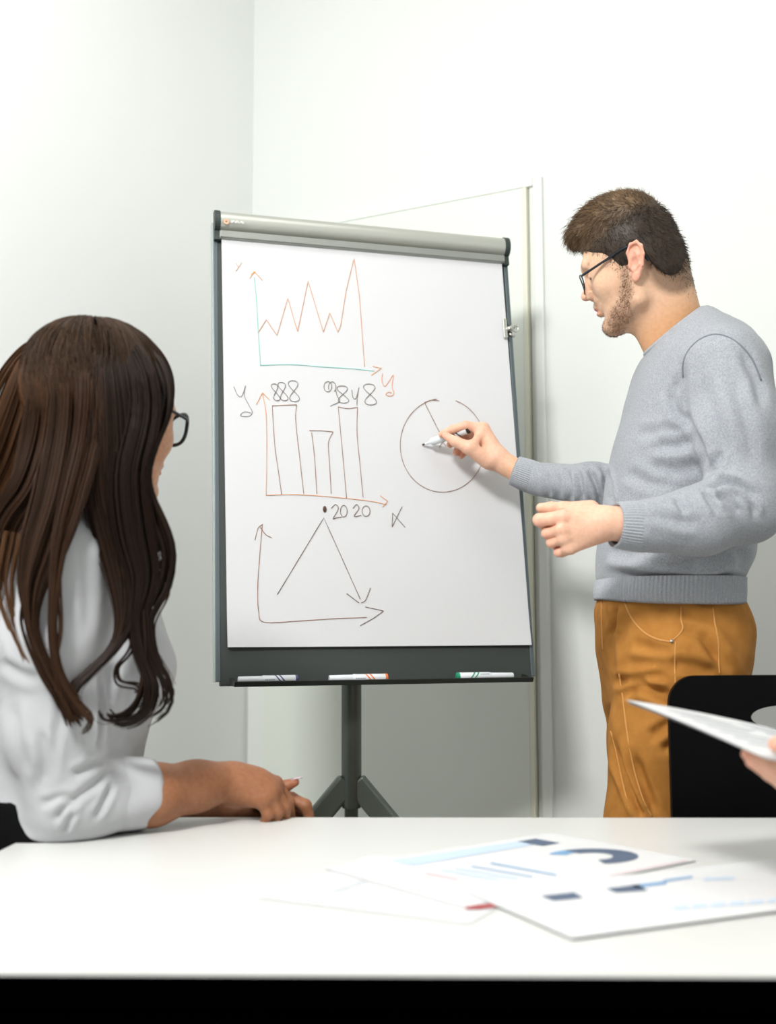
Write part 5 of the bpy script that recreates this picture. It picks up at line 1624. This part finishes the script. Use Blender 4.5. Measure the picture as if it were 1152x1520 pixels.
# ================================================================== person at the right table end, reaching in with papers
T0 = at(928, 1042, 1.35)
eA = unit(at(1150, 1125, 1.15) - T0); eB = at(1152, 1078, 1.45) - T0; eB = unit(eB - eA * (eB @ eA))
pn = np.cross(eA, eB); pn = pn if pn[2] > 0 else -pn
hp = thing('paper_stack', tuple(T0 + eA * .105 + eB * .148), 'thin stack of printed sheets held out over the table at the right', 'paper')
def held(a, b, d, bend=0.0):
    return T0 + eA * a * .21 + eB * b * .297 + pn * (d - bend * (a * a * 0.5 + b * b))
for i in range(3):
    V = []; F = []; n = 10
    for k, dz in ((0, 0.0004), (1, 0.0)):
        for y in range(n + 1):
            for x in range(n + 1):
                V.append(held(x / n + .012 * i, y / n + 0.01 * i * (x / n), 0.0012 * (2 - i) + dz, 0.012 - 0.001 * i))
    n1 = (n + 1) ** 2
    sgn = 1 if np.dot(np.cross(eA, eB), pn) > 0 else -1
    for y in range(n):
        for x in range(n):
            k = y * (n + 1) + x; f = [k, k + 1, k + n + 2, k + n + 1][::sgn]
            F.append(f); F.append([j + n1 for j in f[::-1]])
    add('sheet', (V, F), M_sheet, hp)
gl = []
for i in range(7):
    a0 = .15 + .1 * i
    for b0, b1 in ((.12, .34 + .05 * (i % 3)), (.5, .9 - .1 * (i % 2))):
        V = [held(a0, b0, .0032, .012), held(a0 + .018, b0, .0032, .012), held(a0 + .018, (b0 + b1) / 2, .0032, .012), held(a0 + .018, b1, .0032, .012), held(a0, b1, .0032, .012), held(a0, (b0 + b1) / 2, .0032, .012)]
        gl.append((V, [[0, 1, 2, 5][::sgn], [5, 2, 3, 4][::sgn]]))
pl_ = add('printed_lines', join(*gl), mat('print_dark_grey', (150, 156, 168), .6), hp, smooth=False); pl_['kind'] = 'stuff'

GY = 1.20
def Q(px, py, Y): return at(px, py, Y)
g_ix = [Q(1172, 1158, 1.215), Q(1150, 1138, 1.215), Q(1128, 1127, 1.215), Q(1111, 1119, 1.215)]
g_md = [Q(1178, 1166, 1.235), Q(1156, 1150, 1.238), Q(1134, 1138, 1.238), Q(1117, 1130, 1.238)]
g_rg = [Q(1184, 1172, 1.255), Q(1163, 1160, 1.26), Q(1144, 1148, 1.26), Q(1130, 1140, 1.26)]
g_lt = [Q(1190, 1178, 1.272), Q(1172, 1168, 1.28), Q(1158, 1158, 1.28), Q(1148, 1150, 1.28)]
g_th = [Q(1210, 1140, 1.20), Q(1185, 1115, 1.19), Q(1168, 1106, 1.19), Q(1152, 1105, 1.19)]
g_wr = Q(1245, 1190, 1.24); g_el = np.array([0.86, 1.15, 0.80])
def g_hand(p):
    d = chain(p, [g_el, g_wr], [0.040, 0.027], 0.02)
    for m_, r in ((g_ix[0], .0135), (g_md[0], .0135), (g_rg[0], .0125), (g_lt[0], .0115)):
        d = smin(d, cone(p, g_wr + (m_ - g_wr) * .2, m_, 0.020, r), 0.012)
    for ch_, rs in ((g_ix, [.012, .0102, .009, .0075]), (g_md, [.012, .0102, .009, .0076]), (g_rg, [.011, .0095, .0085, .007]), (g_lt, [.010, .0085, .0075, .0065])):
        d = smin(d, chain(p, ch_, rs, .004), 0.0035)
    return smin(d, chain(p, g_th, [.0155, .0125, .0105, .008], .005), .008)
Vg, Fg = surfnet(g_hand, (0.34, 1.08, 0.76), (0.92, 1.33, 0.96), 0.0022)
gO = np.array([0.99, 1.42, 1.27]); gA = head_frame((-0.85, 0.5), math.radians(12))
g_nb = np.array([1.03, 1.42, 1.10]); GT = np.array([1.06, 1.42])
def g_head(p):
    q = to_head(p, gO, gA, .96)
    d = smin(head_sdf(q), ear_sdf(q), .004) * .96
    return smin(d, chain(p, [from_head((-.025, -.02, 0), gO, gA), g_nb, g_nb - UP * .06], [.052, .054, .07], .02), .02)
lo_ = gO - .16; hi_ = gO + .16; lo_[2] -= .1
Vgh, Fgh = surfnet(g_head, lo_, hi_, .004)
def g_torso(p):
    gz = np.array([.46, .60, .80, .95, 1.04, 1.10]); 
    d = section_sdf(p, gz, np.full(6, GT[0]), np.array([.13, .12, .12, .115, .09, .06]), GT[1], np.array([.18, .165, .175, .185, .15, .07]), 2.3)
    d = smax(smax(d, p[..., 2] - 1.10, .02), .46 - p[..., 2], .03)
    d = smin(d, chain(p, [np.array([1.05, 1.25, 1.02]), g_el], [.06, .048], .03), .03)
    d = smin(d, chain(p, [g_el, g_el + (g_wr - g_el) * .62], [.050, .040], .02), .02)
    d = smin(d, chain(p, [np.array([1.05, 1.60, 1.02]), np.array([.98, 1.66, .80]), np.array([.80, 1.60, .78])], [.06, .048, .036], .03), .03)
    return d
Vgt, Fgt = surfnet(g_torso, (0.60, 1.06, 0.42), (1.26, 1.76, 1.16), .008)
def g_legs(p):
    d = None
    for sy in (-.09, .09):
        hip = np.array([1.06, 1.42 + sy, .53]); kn = hip + np.array([-.42, 0, -.02]); ft = kn + np.array([.0, 0, -.46])
        e = chain(p, [hip, kn, ft], [.095, .075, .055], .03); d = e if d is None else smin(d, e, .03)
    return d
Vgl, Fgl = surfnet(g_legs, (0.52, 1.20, 0.0), (1.22, 1.64, .68), .012)
guest = add('person', join((Vgh, Fgh), (Vg, Fg)), M_skin_m, origin=(1.02, 1.42, 0.0))
qg = to_head(Vgh, gO, gA, .96); mg = qg.copy(); mg[:, 2] = np.abs(mg[:, 2]); cgh = skin_cols(Vgh, SK)
cgh = blend(cgh, lincol((60, 44, 34)), np.clip(1 - chain(mg, [(0.097, 0.037, 0.014), (0.094, 0.041, 0.030), (0.078, 0.036, 0.048)], [0.003, 0.004, 0.002], 0.004) / 0.004, 0, 1) * .85)
cgh = blend(cgh, lincol((50, 38, 32)), np.clip(1 - ell(mg, (0.0925, 0.013, 0.031), (0.004, 0.0035, 0.009)) / 0.002, 0, 1) * .85)
cgh = blend(cgh, lincol((200, 118, 110)), np.clip(1 - ell(mg, (0.098, -0.0485, 0), (0.008, 0.009, 0.02)) / 0.003, 0, 1) * .7)
cg = np.concatenate([cgh, hand_cols(Vg, g_el, [g_ix[3], g_md[3], g_th[3]], lincol((226, 176, 150)))])
set_color(guest, cg)
tag(guest, 'person at the right edge whose hand holds out the printed sheets', 'person')
M_navy = mat('navy_knit', (38, 44, 60), .95, bump=(600, .2, .001))
M_jean = mat('dark_trousers', (36, 38, 46), .9)
add('pullover', (Vgt, Fgt), M_navy, guest)
add('trousers', (Vgl, Fgl), M_jean, guest)
for sy in (-.09, .09):
    fc_ = np.array([0.62, 1.42 + sy, 0.045])
    def gshoe(p, c=fc_):
        d = smin(ell(p, c + np.array([-.05, 0, 0]), (.135, .045, .04)), ell(p, c + np.array([.03, 0, .03]), (.055, .042, .05)), .02)
        return smax(d, .004 - p[..., 2], .003)
    add('shoe', surfnet(gshoe, fc_ - np.array([.21, .07, .06]), fc_ + np.array([.11, .07, .10]), .007), M_sole, guest)
def g_hair(p):
    q = to_head(p, gO, gA, .96); m = np.stack([q[..., 0], q[..., 1], np.abs(q[..., 2])], -1)
    d = smin(ell(m, (-.005, .046, 0), (.0995, .096, .0795)), ell(m, (.05, .1, 0), (.06, .035, .056)), .02)
    return smax(d, (hairline(m[..., 0], m[..., 2]) - m[..., 1]) * .8, .01)
Vgq, Fgq = surfnet(g_hair, gO - .16, gO + .18, .005)
set_color(add('hair', (Vgq, Fgq), M_hair_m, guest), np.tile(lincol((50, 38, 30)), (len(Vgq), 1)))
chair((1.22, 1.42, 0), (-1, 0, 0), 'black shell chair of the person holding the printed sheets', 0.90)
